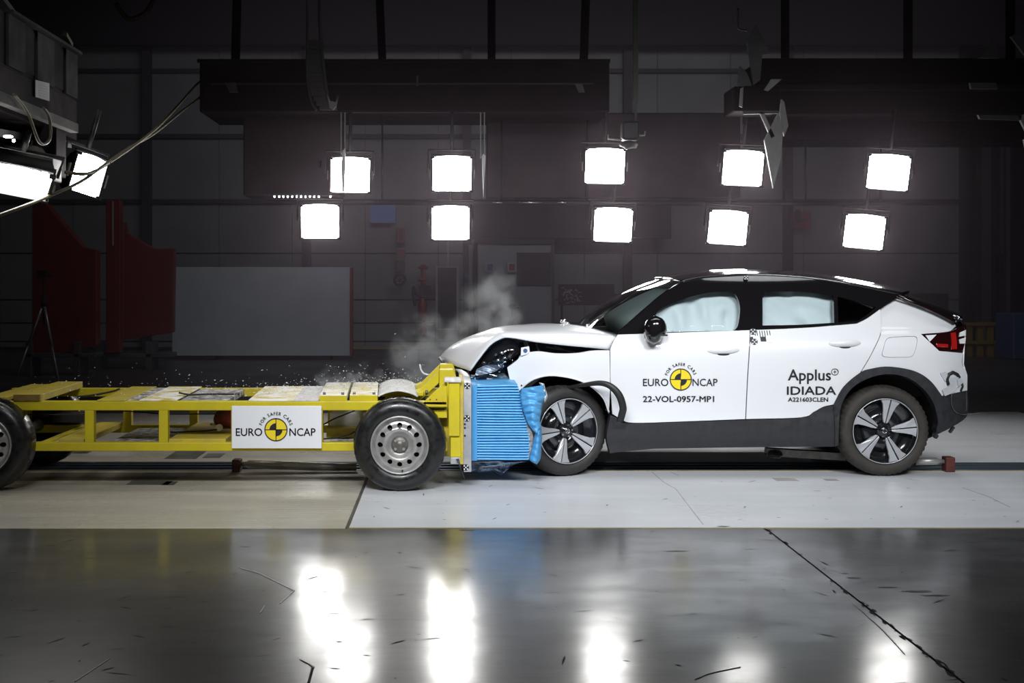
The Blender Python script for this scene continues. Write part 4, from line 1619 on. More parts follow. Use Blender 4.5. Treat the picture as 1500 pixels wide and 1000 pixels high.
def flap(left, right, m, seed, amp, y0, nm='front_skin', lab=None):
    Ls = spline([Vector(p) for p in left], 8)
    Rs = spline([Vector(p) for p in right], 8)
    rws = []
    for i, (a, b) in enumerate(zip(Ls, Rs)):
        r = []
        for k in range(13):
            t = k / 12
            p = a.lerp(b, t)
            wr = amp * (math.sin(p.y * .62 + 2.2 * math.sin(p.x * .13 + seed) + seed) * .6 + noise.noise(Vector((p.x * .13, p.y * .3, seed)))) - .05 * math.sin(PI * t)
            r.append(P(p.x, p.y, y0 + wr + .10 * max(0, t - .7)))
        rws.append(r)
    q = MB()
    q.grid(rws)
    return q.build(nm, m, hb, solid=.003, label=lab)


flap([(763, 569), (762, 583), (764, 595), (768, 607), (772, 618), (778, 627), (785, 634)], [(796, 564), (799.5, 578), (795, 590), (793, 603), (791, 615), (793, 626), (788, 634)], M['blue_foil'], 1.0, .018, HB - .02, lab='torn blue skin folded along the crushed front')
flap([(785, 633), (782, 642), (780, 652), (777, 664), (775, 672), (779, 676)], [(793, 628), (793.5, 640), (793, 652), (792.5, 665), (791, 673), (786, 680)], M['blue_edge'], 2.3, .010, HB - .005)
flap([(790, 560), (793, 568), (796, 576), (797, 584)], [(797, 562), (799, 570), (802, 580), (798, 589)], M['sign_white'], 3.0, .008, HB + .06)
# crumpled foil hanging below the block
ctrl = [[(690, 677), (712, 676), (738, 675), (755, 676), (770, 676)], [(688, 682), (710, 684), (732, 682), (745, 681), (758, 678)], [(684, 690), (706, 690), (728, 688), (737, 693), (746, 684)], [(682, 693), (704, 692), (722, 691), (732, 697), (740, 690)]]
rws = []
for r in ctrl:
    rws.append(spline([Vector(p) for p in r], 6))
rws = [spline([r[i] for r in rws], 4) for i in range(len(rws[0]))]
q = MB()
q.grid([[P(p.x, p.y, 9.40 + .10 * noise.noise(Vector((p.x * .08, p.y * .25, 4))) + .02 * j) for j, p in enumerate(r)] for r in rws])
q.build('hanging_foil', M['foil'], hb, solid=.003, label='crumpled foil hanging below the block')

# trolley wheels
def trolley_wheel(loc):
    w_ = empty('wheel', loc - wloc(tr), parent=tr)

    def b(m, name, mt, **k):
        o = m.build(name, mt, None, **k)
        o.parent = w_
        return o
    R = .345
    q = MB()
    q.lathe([(.205, .045), (.212, .018), (.232, .004), (.262, .0), (.295, .004), (.318, .020), (.332, .035), (.340, .052), (R, .085), (R, .16), (.340, .19), (.322, .225), (.262, .240), (.212, .225)], 132,
            lambda i, k, r: r - (.003 if 8 <= i <= 9 and k % 3 == 0 else 0))
    b(q, 'tyre', M['rubber_wet'])
    q = MB()
    q.lathe([(.216, .026), (.2165, .010), (.211, .004), (.204, .006), (.199, .022), (.190, .030), (.180, .050), (.176, .058)], 64)
    b(q, 'rim', M['steel_rim'])
    # disc with twelve round windows
    out = [Vector((.178 * math.cos(2 * PI * k / 60), .178 * math.sin(2 * PI * k / 60))) for k in range(60)]
    hs = []
    for k in range(12):
        a = 2 * PI * k / 12 + PI / 12 * 0 + PI / 2
        c = Vector((.143 * math.cos(a), .143 * math.sin(a)))
        er, et = Vector((math.cos(a), math.sin(a))), Vector((-math.sin(a), math.cos(a)))
        hs.append([c + er * (.0205 * math.cos(2 * PI * j / 14)) + et * ((.0185 + .003 * math.cos(2 * PI * j / 14)) * math.sin(2 * PI * j / 14)) for j in range(14)])
    ctr = [Vector((.060 * math.cos(2 * PI * k / 30), .060 * math.sin(2 * PI * k / 30))) for k in range(30)]

    def fm(x, z):
        r = math.hypot(x, z)
        y = .055 - .040 * math.exp(-((r - .115) / .032) ** 2)
        return Vector((x, y, z))
    d = shell(out, hs + [ctr], .014, fm, (0, .012, 0))
    b(d, 'rim_disc', M['steel_rim'], fix=False)
    q = MB()
    q.lathe([(0, .085), (.20, .085), (.20, .10)], 30)
    b(q, 'brake_drum', M['dark'])
    q = MB()
    q.lathe([(0, .018), (.022, .018), (.030, .026), (.045, .034), (.060, .040), (.064, .052), (.064, .08)], 32)
    b(q, 'hub', M['steel_dark'])
    for k in range(4):
        a = PI / 4 + PI / 2 * k
        q = MB()
        q.cyl((.043 * math.cos(a), .022, .043 * math.sin(a)), (.043 * math.cos(a), .05, .043 * math.sin(a)), .011, 6)
        b(q, 'lug_nut', M['steel_rim'])
    q = MB()
    q.cyl((.02, -.002, -.192), (.022, .03, -.186), .005, 6)
    b(q, 'valve_stem', M['cable'])
    return w_


TWY = 9.03
w1 = trolley_wheel(Vector((X(585.2, TWY), TWY, .345)))
w2 = copy_tree(w1, tr)
w2.location = Vector((X(-27, TWY), TWY, .345)) - wloc(tr)
for px in (585.2, -27):
    w3 = copy_tree(w1, tr)
    w3.location = Vector((X(px, TWY), 2 * 9.79 - TWY, .345)) - wloc(tr)
    w3.rotation_euler = (0, 0, PI)
for px in (585.2, -27):
    q = MB()
    q.cyl((X(px, TWY), TWY + .09, .345), (X(px, TWY), 2 * 9.79 - TWY - .09, .345), .045, 14)
    q.build('axle', M['steel_dark'], tr)

# tow bar lying along the track channel, and its stop blocks
YT = 10.02
q = MB()
q.box(X(341, YT), X(353, YT), YT - .05, YT + .07, .002, Z(672.5, YT))
blk = empty('tow_bar', (X(347, YT), YT, 0), 'shiny steel tow bar with red brown block lying on the track under the trolley', 'tow bar')
q.build('stop_block', M['red_brown'], blk, bevel=.006)
q = MB()
q.tube([P(353, 679.5, YT), P(360, 679.5, YT), P(364, 679.6, YT), P(400, 681, YT), P(470, 683.3, YT), P(522, 684, YT)], .03, 12, True, [.014, .018, .034, .036, .034, .03])
q.build('bar', M['steel_rim'], blk)
q = MB()
b2 = empty('tow_bar', (X(1388, YT), YT, 0), 'short tow rod with faded red block behind the rear car wheel', 'tow bar')
q.box(X(1382.5, YT), X(1396, YT), YT - .05, YT + .05, .002, Z(668.5, YT))
q.build('stop_block', M['red_brown'], b2, bevel=.008)
q = MB()
q.tube([P(1340, 676, YT), P(1372, 675.5, YT), P(1376, 675.5, YT), P(1383, 676, YT)], .03, 12, True, [.03, .03, .018, .018])
q.build('bar', M['steel_rim'], b2)

# glass and plastic fragments flung over the trolley deck
q = MB()


def shard(c, s):
    a = [c + Vector((rnd.gauss(0, 1), rnd.gauss(0, 1), rnd.gauss(0, .7))) * s for _ in range(4)]
    q.add(a, [(0, 1, 2), (0, 3, 1), (1, 3, 2), (2, 3, 0)])


for k in range(900):
    px = rnd.choice([rnd.uniform(20, 620), rnd.uniform(260, 620), rnd.gauss(500, 60)])
    y = rnd.uniform(TN + .03, TF - .03)
    h = zt + .012 + abs(rnd.gauss(0, .03)) * (1 if rnd.random() < .7 else 2.6)
    if 466 < px < 555:
        h += .04
    if 555 <= px < 615:
        h += .06
    shard(Vector((X(px, TN), y, h)), rnd.uniform(.002, .006))
for k in range(70):
    shard(P(rnd.uniform(20, 640), rnd.uniform(530, 566), rnd.uniform(9.3, 10.3)), rnd.uniform(.002, .007))
for a, b in ((578, 490), (571, 546), (573, 557), (98, 558), (160, 563), (557, 557)):
    shard(P(a, b, 9.7), .008)
tag(q.build('glass_fragments', M['tape'], None), 'pale glass crumbs scattered over and above the trolley deck', 'debris', kind='stuff')

# ------------------------------------------------------------------ floodlights


def floodlight(loc, label, yaw=0, pitch=0, roll=0, w_=.44, h_=.385, group='floodlights behind the car', stem=1.5):
    r = empty('floodlight', loc, label, 'floodlight', group)
    r.rotation_euler = (pitch, roll, yaw)

    def b(m, name, mt, **k):
        o = m.build(name, mt, None, **k)
        o.parent = r
        return o
    rows_ = []
    for j in range(7):
        t = -1 + 2 * j / 6
        rows_.append([Vector((-w_ / 2 + w_ * i / 8, -.012 * (1 - t * t), t * h_ / 2 + (.018 * (1 - (2 * i / 8 - 1) ** 2) if j == 6 else 0))) for i in range(9)])
    q = MB()
    q.grid(rows_)
    b(q, 'lens', M['lens'], fix=False)
    q = MB()
    a, c = w_ / 2, h_ / 2
    q.box(-a - .016, -a - .002, -.02, .03, -c - .014, c + .014)
    q.box(a + .002, a + .016, -.02, .03, -c - .014, c + .014)
    q.box(-a - .016, a + .016, -.02, .03, -c - .014, -c - .002)
    q.box(-a - .016, a + .016, .004, .03, c + .020, c + .032)
    b(q, 'lens_frame', M['housing'])
    for sx in (-1, 1):
        for sz in (-1, 1):
            q = MB()
            q.box(sx * a - .022, sx * a + .022, -.028, .0, sz * c - .012, sz * c + .012)
            b(q, 'corner_clip', M['housing'], bevel=.004)
        q = MB()
        q.box(sx * (a + .034) - .006, sx * (a + .034) + .006, -.01, .02, -.05, .05)
        b(q, 'side_latch', M['pale_metal'])
    q = MB()
    v = []
    for y, k in ((.03, 1.0), (.12, .9), (.26, .55)):
        v.append([Vector((sx * (a + .01) * k, y, sz * (c + .01) * k)) for sx, sz in ((-1, -1), (1, -1), (1, 1), (-1, 1), (-1, -1))])
    q.grid(v, smooth=False)
    q.add(v[-1][:4], [(0, 1, 2, 3)])
    b(q, 'housing', M['housing'])
    for k in range(5):
        q = MB()
        x = (-.12 + .06 * k) * w_ / .44
        q.box(x - .006, x + .006, .14, .30, -c * .62, c * .62)
        b(q, 'cooling_fin', M['housing'])
    q = MB()
    q.tube([(-a - .05, .10, 0), (-a - .05, .10, c + .07), (a + .05, .10, c + .07), (a + .05, .10, 0)], .014, 8)
    b(q, 'yoke', M['housing'])
    q = MB()
    q.cyl((0, .10, c + .07), (0, .10, c + .07 + stem), .02, 8)
    b(q, 'hanging_stem', M['housing'])
    return r


YU, YLo = 14.0, 14.5
UP = [(513, 257, 'floodlight of the upper row half hidden behind the thin hanging frame', 8, 0), (662, 255, 'floodlight of the upper row beside the pointed white reflector strip', 2, 0),
      (886, 244, 'floodlight of the upper row below the hanging camera', -2, 1), (1088, 247, 'floodlight of the upper row touching the pale spear plate', -6, 3),
      (1301.5, 253, 'tilted floodlight of the upper row at the far right end', -18, 6)]
LO = [(469, 325, 'floodlight of the lower row under the dotted light strip', 5, 0), (660, 327, 'floodlight of the lower row above the white door frame', 1, 0), (898, 330, 'floodlight of the lower row above the car bonnet', -2, 2),
      (1066, 334, 'floodlight of the lower row above the car roof', -5, 4), (1266, 340, 'tilted floodlight of the lower row above the rear of the roof', -16, 6)]
for px, py, lab, yw, rl in UP:
    floodlight(P(px, py, YU), lab, yaw=math.radians(yw), pitch=math.radians(14), roll=math.radians(rl), stem=.47)
for px, py, lab, yw, rl in LO:
    floodlight(P(px, py, YLo), lab, yaw=math.radians(yw), pitch=math.radians(12), roll=math.radians(rl), stem=.45)
floodlight(P(128, 257, 9.0), 'floodlight crossed by two cables beside the left gantry', yaw=math.radians(46), pitch=math.radians(6), roll=math.radians(14), w_=.24, h_=.27, group='floodlights on the left gantry', stem=.3)
floodlight(P(24, 265, 8.2), 'floodlight at the left edge hanging under the left gantry', yaw=math.radians(24), pitch=math.radians(58), roll=math.radians(10), w_=.42, h_=.28, group='floodlights on the left gantry', stem=.2)

# ------------------------------------------------------------------ overhead gantries
YG = 13.9
g = empty('light_gantry', P(590, 130, YG), 'long dark box gantry hanging above the trolley and the car nose', 'gantry')
q = MB()
q.box(X(292, YG), X(893, YG), YG, YG + 1.2, Z(164, YG), Z(88, YG))
q.build('gantry_box', M['gantry'], g, bevel=.02)
q = MB()
q.box(X(290, YG), X(893, YG), YG - .05, YG, Z(92, YG), Z(87.5, YG))
q.build('top_flange', M['gantry'], g)
q = MB()
q.box(X(310, YG), X(870, YG), YG - .03, YG, Z(124, YG), Z(122, YG))
q.build('seam_strip', M['gantry_brown'], g)
for a, b, c, d in ((331, 122, 350, 136), (841, 124, 856, 136)):
    q = MB()
    q.prism([(X(a, YG), Z(b, YG)), (X(c - 4, YG), Z(b, YG)), (X(c, YG), Z(d, YG)), (X(a + 6, YG), Z(d, YG))], YG - .06, YG - .02)
    q.build('bracket_plate', M['gantry_grey'], g)
for px in (345, 560, 720, 855):
    q = MB()
    q.bar(P(px, 88, YG + .5), P(px + rnd.uniform(-4, 4), 0, YG + .5), .09, .09)
    q.build('hanger', M['gantry'], g)
q = MB()
q.box(X(610, YG), X(612.5, YG), YG - .04, YG - .01, Z(126, YG), Z(112, YG))
q.build('tag_plate', M['cable_yellow'], g)

q = MB()
YB2 = 14.45
lb = empty('lamp_curtain', P(425, 225, YB2), 'wide brown black cloth screen below the left end of the gantry', 'screen')
q.box(X(356, YB2), X(500, YB2), YB2, YB2 + .5, Z(287, YB2), Z(165, YB2))
q.build('screen_box', M['gantry_brown'], lb, bevel=.02)
q = MB()
q.box(X(356, YB2), X(500, YB2), YB2 - .04, YB2, Z(205, YB2), Z(185, YB2))
q.build('screen_band', M['gantry_grey'], lb) if False else None
led = MB()
q = MB()
q.box(X(398, YB2), X(490, YB2), YB2 - .05, YB2 - .01, Z(286.5, YB2), Z(284.5, YB2))
strip = q.build('light_strip', M['housing'], lb, label='row of small bright dots on the lower edge')
for k, px in enumerate((402, 409, 415, 421.5, 428, 434.5, 441, 447.5, 454, 460.5, 467, 484)):
    q = MB()
    c = P(px, 288, YB2 - .06)
    q.ball(c, .009, .009, .012, 8, 6)
    q.build('bulb', M['lens'], strip)
# second screen right of the hanging frame and bars carrying the lower lights
q = MB()
scr = empty('lamp_curtain', P(800, 230, YB2), 'brown black cloth screen behind the middle floodlights', 'screen')
q.box(X(713, YB2 + .45), X(1085, YB2 + .45), YB2 + .45, YB2 + .65, Z(290, YB2 + .45), Z(165, YB2 + .45))
q.build('screen_box', M['gantry_brown'], scr, bevel=.02)
q = MB()
bar_ = empty('light_bar', P(880, 296, 14.8), 'dark horizontal pipe the lower floodlights hang from', 'pipe')
q.cyl(P(395, 296, 14.62), P(1300, 298, 14.62), .03, 10)
q.build('pipe', M['housing'], bar_)
for px in (560, 735, 860, 1180, 1290):
    q = MB()
    q.cyl(P(px, 296.5, 14.62), P(px, 165 if px < 1000 else 200, 14.62), .012, 6)
    q.build('drop_rod', M['housing'], bar_)
for a, b in ((722, 736), (760, 794), (816, 832)):
    q = MB()
    q.cyl(P(a, 296, 14.58), P(b, 296.5, 14.58), .012, 8)
    q.build('glint_tube', M['chrome'], bar_)
q = MB()
fr_ = empty('hanging_rack', P(605, 165, 13.95), 'thin bright metal rack hanging below the gantry around the left floodlights', 'rack')
for px in (500, 505.5, 704, 709.5):
    q = MB()
    q.box(X(px - .8, 13.95), X(px + .8, 13.95), 13.92, 13.98, Z(226 if px < 600 else 232, 13.95), Z(163, 13.95))
    q.build('frame_post', M['pale_metal'], fr_)
q = MB()
q.box(X(498, 13.95), X(711, 13.95), 13.92, 13.98, Z(165, 13.95), Z(162.5, 13.95))
q.build('frame_top', M['gantry_grey'], fr_)
for nm, pts in (('reflector_strip', [(500, 240), (502, 221), (505, 217), (506, 237), (504, 282), (501, 280)]), ('reflector_strip', [(706, 228), (708, 225), (711.5, 228), (709.5, 262), (708.3, 289), (707, 262)])):
    q = MB()
    q.prism([(X(a, 13.9), Z(b, 13.9)) for a, b in pts], 13.90, 13.93)
    q.build(nm, M['white'], fr_)

# cable chain
cc = empty('cable_chain', P(475, 110, 13.8), 'ladder like cable chain looping down in front of the gantry', 'cable chain')
for i in range(15):
    t = i / 14
    py = 62 + 96 * t
    off = 8 * max(0, t - .55) ** 2 * 10
    q = MB()
    q.bar(P(452 + off, py, 13.8), P(474 + off * 1.2, py, 13.8), .05, .03, (0, 1, 0))
    q.build('chain_link', M['gantry_grey'], cc)
for pts, r in (((450, -80), (450, 0), (450, 60), (450, 110), (453, 135), (458, 152), (464, 162)), .014), (((467, -80), (468, -20), (469, 40), (473, 90), (477, 125), (483, 150), (490, 157), (494, 140)), .02):
    q = MB()
    q.tube(spline([P(a, b, 13.78) for a, b in pts], 5), r, 8)
    q.build('chain_edge', M['gantry_grey'], cc)
q = MB()
q.prism([(X(a, 13.76), Z(b, 13.76)) for a, b in ((479, 138), (484, 148), (492, 150), (494, 146), (492, 157), (488, 161), (483, 158))], 13.74, 13.78)
q.build('chain_end', M['pale_metal'], cc)

# right-hand gantry with its pale arms
g2 = empty('light_gantry', P(1310, 140, 13.5), 'dark lamp gantry with pale hinged arms above the rear of the car', 'gantry')
for y0, y1, yy in ((85, 120, 14.2), (122, 132, 13.9), (132, 168, 14.0), (169, 204, 14.6)):
    q = MB()
    q.box(X(1115, yy), X(1620, yy), yy, yy + .9, Z(y1, yy), Z(y0, yy))
    q.build('gantry_box', M['gantry'], g2, bevel=.015)
q = MB()
q.box(X(1075, 13.4), X(1143, 13.4), 13.4, 13.9, Z(163, 13.4), Z(126, 13.4))
q.build('gantry_head', M['gantry'], g2, bevel=.02)
for pts, m in (([(1106, 36), (1126, 80), (1115, 81), (1112, 118), (1102, 126), (1093, 62)], 'gantry_grey'), ([(1082, 97), (1092, 107), (1100, 126), (1079, 127)], 'gantry_grey'), ([(1128, 117), (1143.5, 117), (1124, 134), (1118, 132)], 'pale_metal'),
               ([(1084, 130), (1087.5, 128), (1086, 158), (1082, 156)], 'pale_metal'), ([(1086, 163), (1140, 164), (1138, 167), (1088, 168)], 'gantry_grey'), ([(1111, 165), (1116, 164), (1133, 200), (1128, 203)], 'pale_metal'),
               ([(1143, 146), (1147, 150), (1153, 185), (1147, 200), (1141, 165)], 'pale_metal'), ([(1139, 165), (1145, 190), (1143, 230), (1131, 276), (1118, 206), (1128, 186)], 'pale_metal'),
               ([(1418, 122), (1456, 122), (1459, 131), (1420, 131)], 'gantry_grey'), ([(1431, 86), (1446, 70), (1452, 55), (1458, 68), (1461, 86)], 'gantry_grey'), ([(1430, 169), (1494, 170), (1492, 177), (1433, 175)], 'gantry_grey'),
               ([(1478, 55), (1486, 50), (1512, 85), (1506, 92)], 'gantry_grey'), ([(1489, 171), (1497, 168), (1512, 195), (1505, 203)], 'pale_metal'), ([(1497, 205), (1506, 200), (1512, 240), (1503, 232)], 'pale_metal')):
    q = MB()
    q.prism([(X(a, 13.35), Z(b, 13.35)) for a, b in pts], 13.30, 13.34)
    q.build('hinged_arm', M[m], g2)
q = MB()
q.tube(spline([P(1081, 12, 13.4), P(1081, 30, 13.4), P(1082, 42, 13.4), P(1094, 45, 13.4)], 5), .012, 8)
q.build('hook', M['gantry_grey'], g2)
for px in (1150, 1330, 1480):
    q = MB()
    q.bar(P(px, 86, 14.5), P(px, -60, 14.5), .08, .08)
    q.build('hanger', M['gantry'], g2)

# hanging camera in the middle
hc = empty('hanging_camera', P(925, 200, 13.6), 'small dark camera on a greenish post hanging above the car nose', 'camera')
q = MB()
q.box(X(928, 13.6), X(935, 13.6), 13.6, 13.66, Z(150, 13.6), Z(-80, 13.6))
q.build('post', mat('post_green', (0.06, 0.075, 0.05), .5), hc)
q = MB()
q.box(X(930, 13.6), X(933.5, 13.6), 13.61, 13.64, Z(185, 13.6), Z(150, 13.6))
q.build('post_tip', M['gantry_grey'], hc)
q = MB()
q.box(X(911, 13.6), X(936, 13.6), 13.55, 13.75, Z(205, 13.6), Z(178, 13.6))
q.build('camera_body', M['housing'], hc, bevel=.02)
q = MB()
q.ball(P(921, 212, 13.6), .10, .08, .045, 12, 8, .4, 3)
q.build('cable_bundle', M['gantry_grey'], hc)
q = MB()
q.tube([P(891, 197, 13.6), P(891, 203, 13.6), P(911, 205, 13.6)], .010, 6)
q.tube([P(936, 198, 13.6), P(944, 198, 13.6), P(945, 192, 13.6)], .010, 6)
q.build('bracket', M['pale_metal'], hc)

# left gantry close to the camera: ribbed grey cabinet, beam, label, loops of cable
XG = -2.80


def GL(px, py, x=XG):
    Y = x * F / (px - CX)
    return P(px, py, Y)


lg = empty('side_gantry', GL(60, 120), 'ribbed grey cabinet and pale beam of the gantry in the upper left corner', 'gantry')
y0, y1 = GL(8, 20).y, GL(110, 20).y
ztop, zbot = GL(8, 17).z, GL(8, 98).z
q = MB()
q.box(XG - .9, XG, y0 - 1.2, y1, zbot, ztop)
q.build('cabinet', M['gantry'], lg, bevel=.01)
for a, b in ((8, 33), (51, 76), (93, 110)):
    q = MB()
    q.box(XG, XG + .02, GL(a, 50).y, GL(b, 50).y, zbot + .01, ztop - .01)
    q.build('cabinet_panel', M['cabinet_paint'], lg, bevel=.003)
for a, b in ((34, 50), (77, 92)):
    q = MB()
    q.box(XG, XG + .006, GL(a, 50).y, GL(b, 50).y, zbot + .03, ztop - .03)
    q.build('cabinet_slot', M['gantry'], lg)
q = MB()
q.box(XG - .02, XG + .05, y0, y1 + .02, ztop - .005, ztop + .015)
q.build('cabinet_edge', M['cabinet_paint'], lg)
q = MB()
q.box(XG - .9, XG + .015, y0 - 1.2, y1, zbot - .30, zbot)
q.build('cabinet_base', M['gantry'], lg, bevel=.01)
q = MB()
c = [GL(52, 117, XG + .03), GL(72, 122, XG + .03), GL(72, 148, XG + .03), GL(52, 142, XG + .03)]
q.add(c, [(0, 1, 2, 3)])
pl_ = q.build('paper_label', M['pale_metal'], lg, solid=.004)
for k in range(5):
    q = MB()
    t = .22 + .15 * k
    a, b = c[0].lerp(c[3], t), c[1].lerp(c[2], t)
    dx = Vector((.005, 0, 0))
    q.add([a.lerp(b, .2) + dx, a.lerp(b, .85) + dx, a.lerp(b, .85) + dx - Vector((0, 0, .006)), a.lerp(b, .2) + dx - Vector((0, 0, .006))], [(0, 1, 2, 3)])
    q.build('print_line', M['panel_grey'], pl_)
XB = -2.62
q = MB()
a, b = GL(-20, 128, XB), GL(115, 181, XB)
q.box(XB - .06, XB, a.y - .6, b.y, GL(60, 166, XB).z - .03, GL(60, 166, XB).z + .035)
q.build('beam', M['beam_paint'], lg, bevel=.004)
q = MB()
q.bar((XG - .2, 8.55, GL(100, 60).z), (XG - 1.15, 8.55, 4.6), .16, .10)
q.build('strut', M['gantry_grey'], lg)
q = MB()
q.bar(GL(95, 50), GL(104, 66), .03, .03)
q.build('strut_clamp', M['cable_yellow'], lg)
q = MB()
q.box(XB - .5, XB - .08, b.y - .25, b.y - .02, GL(110, 260, XB).z, GL(110, 185, XB).z)
q.build('lamp_bracket', M['gantry'], lg, bevel=.01)
q = MB()
q.box(XB - .14, XB - .06, 8.35, 8.55, GL(90, 265, XB).z, GL(90, 230, XB).z)
q.build('ballast', M['gantry_grey'], lg, bevel=.01)
q = MB()
q.bar(GL(-30, 190, XB - .3), GL(100, 212, XB - .3), .05, .05)
q.build('lamp_rail', M['housing'], lg)
q = MB()
q.ball(GL(12, 200, XB), .03, .03, .008, 8, 5).ball(GL(20, 206, XB), .011, .011, .011, 8, 5)
q.build('pilot_lamp', M['lens'], lg)
cl = empty('power_cable', GL(60, 200, XB + .02), 'yellowish cable hanging in a loop below the pale beam', 'cable')
q = MB()
q.tube(spline([GL(20, 138, XB + .03), GL(32, 152, XB + .03), GL(42, 168, XB + .03), GL(50, 190, XB + .03), GL(57, 207, XB + .03), (GL(65, 211, XB + .03)), GL(73, 203, XB + .03), GL(74, 185, XB + .03), GL(71, 168, XB + .03), GL(64, 158, XB + .03)], 6), .010, 8)
q.build('cable', M['cable_yellow'], cl)
for lab, pts in (('thin upper cable slanting from the gantry box down past the left floodlight', [(306, 117, 14.6), (292, 120, 14.2), (265, 150, 12.6), (235, 182, 11.2), (205, 207, 10.2), (165, 235, 9.2), (140, 250, 8.8), (122, 255, 8.6), (95, 252, 8.5)]),
                 ('thick lower cable slanting from the gantry box to the left edge', [(308, 114, 14.7), (298, 137, 14.3), (265, 164, 12.6), (225, 196, 11.0), (190, 216, 10.0), (155, 240, 9.0), (118, 266, 8.6), (70, 288, 8.3), (30, 304, 8.1), (-20, 322, 8.0)])):
    q = MB()
    q.tube(spline([P(*p) for p in pts], 6), .012, 8)
    tag(q.build('sagging_cable', M['cable_yellow']), lab, 'cable')
q = MB()
q.tube(spline([P(170, 5, 16), P(180, 20, 16), P(190, 28, 16), P(205, 24, 16), P(218, 12, 16), P(228, -10, 16)], 6), .03, 8)
tag(q.build('ceiling_cable', M['cable_yellow']), 'cable loop hanging from the dark ceiling at upper left', 'cable')

# ------------------------------------------------------------------ things along the back wall
YK = 24.0
q = MB()
gp = empty('grey_barrier_board', P(384, 456, YK), 'large plain grey board leaning before the back wall behind the trolley', 'board')
q.box(X(252, YK), X(513, YK), YK, YK + .3, Z(521, YK), Z(391, YK))
q.build('board', M['board_grey'], gp, bevel=.01)
q = MB()
q.box(X(512.5, YK), X(516, YK), YK - .02, YK + .3, Z(521, YK), Z(392, YK))
q.build('edge_strip', M['red'], gp)
for px in (300, 470):
    q = MB()
    q.box(X(px, YK), X(px + 14, YK), YK - .0, YK + .5, 0, Z(521, YK))
    q.build('foot', M['dark'], gp)

YR1 = 20.0


def red_frame(label, pts, Y, post=None):
    e = empty('red_frame', P(sum(p[0] for p in pts) / len(pts), 540, Y), label, 'steel frame')
    q = MB()
    q.prism([(X(a, Y), Z(b, Y)) for a, b in pts], Y, Y + .25)
    q.build('side_plate', M['red_steel'], e, bevel=.01)
    if post:
        q = MB()
        a, b, c, d = post
        q.box(X(a, Y), X(b, Y), Y - .22, Y - .01, Z(d, Y), Z(c, Y))
        q.build('post', M['red_steel'], e, bevel=.015)
        q = MB()
        x = (X(a, Y) + X(b, Y)) / 2
        q.box(x - .01, x + .012, Y - .235, Y - .22, Z(360, Y), Z(c + 2, Y))
        q.build('edge_strip', M['pale_metal'], e)
    return e


r1 = red_frame('dark red triangular steel frame behind the left tripod', [(47, 302), (66, 297), (122, 362), (141, 366), (141, 506), (90, 518), (47, 518)], YR1)
r2 = red_frame('dark red steel frame with a tall square post', [(181, 325), (183, 340), (225, 364), (254, 364), (252, 487), (181, 498)], 21.5, (160, 181, 294, 516))
for e, Y, a, b in ((r1, YR1, 38, 142), (r2, 21.5, 138, 252)):
    q = MB()
    q.box(X(a, Y), X(b, Y), Y - .1, Y + .4, Z(523, Y), Z(517, Y))
    q.build('base_beam', M['gantry_grey'], e, bevel=.01)
    for px in (a + 2, (a + b) / 2 + 20):
        q = MB()
        q.box(X(px, Y), X(px + 9, Y), Y - .1, Y + .4, 0, Z(500, Y))
        q.build('leg', M['gantry_grey'], e, bevel=.01)


def tripod(px, ytop, yhead, yfoot, Y, spread, m, label, cam_=True):
    e = empty('tripod', P(px, yfoot, Y), label, 'tripod')
    top = P(px, ytop, Y)
    for a in (200, 320, 80):
        q = MB()
        t = math.radians(a)
        foot = Vector((top.x + spread * math.cos(t), Y + spread * math.sin(t), .0))
        mid = top.lerp(foot, .55)
        q.cyl(top, mid, .022, 8).cyl(mid, foot, .014, 8)
        q.build('leg', m, e)
    q = MB()
    q.cyl(top - Vector((0, 0, .35)), Vector((top.x, Y, Z(yhead, Y))), .018, 8)
    q.build('centre_column', M['dark'], e)
    q = MB()
    c = Vector((top.x, Y, Z(yhead, Y)))
    q.box(c.x - .07, c.x + .07, Y - .1, Y + .1, c.z - .04, c.z + .06)
    q.box(c.x - .02, c.x + .14, Y - .02, Y + .02, c.z - .02, c.z)
    q.build('pan_head', M['dark'], e, bevel=.006)
    q = MB()
    q.cyl(top - Vector((0, 0, .06)), top + Vector((0, 0, .05)), .045, 10)
    q.build('collar', M['dark'], e)
    return e


tripod(64, 443, 402, 540, 19.0, .42, M['steel_rim'], 'pale legged tripod standing before the dark red frame')
tripod(750, 468, 450, 516, 24.5, .60, M['dark'], 'dark tripod standing behind the car hood smoke')

YF = 27.3
tag(MB().box(X(542, YF), X(579, YF), YF, YF + .05, Z(326.5, YF), Z(300, YF)).build('blue_sign', M['sign_blue'], bevel=.01), 'plain blue rectangular sign high on the back wall', 'sign')
for y0_, y1_, lab in ((334, 355, 'tall dark red safety sign under the blue sign'), (365, 377, 'small red safety sign with pale border')):
    e = empty('safety_sign', P(587, y1_, YF), lab, 'sign')
    if y0_ == 365:
        MB().box(X(580, YF), X(594, YF), YF + .01, YF + .05, Z(y1_ + 2, YF), Z(y0_ - 2, YF)).build('border', M['panel_grey'], e)
    MB().box(X(581, YF), X(593.5, YF), YF - .01, YF + .03, Z(y1_, YF), Z(y0_, YF)).build('plate', M['sign_red'], e, bevel=.005)
    if y0_ == 334:
        MB().box(X(585, YF), X(590, YF), YF - .02, YF - .01, Z(352, YF), Z(337, YF)).build('pictogram', M['red_brown'], e)
tag(MB().box(X(580, YF), X(593, YF), YF, YF + .05, Z(397, YF), Z(383, YF)).build('grey_plate', M['gantry_grey'], bevel=.005), 'blank grey plate under the small red sign', 'sign')
hw = empty('valve_wheel', P(585.5, 410, YF - .2), 'dark round valve hand wheel on the back wall', 'wheel')
q = MB()
c = P(585.5, 410, YF - .2)
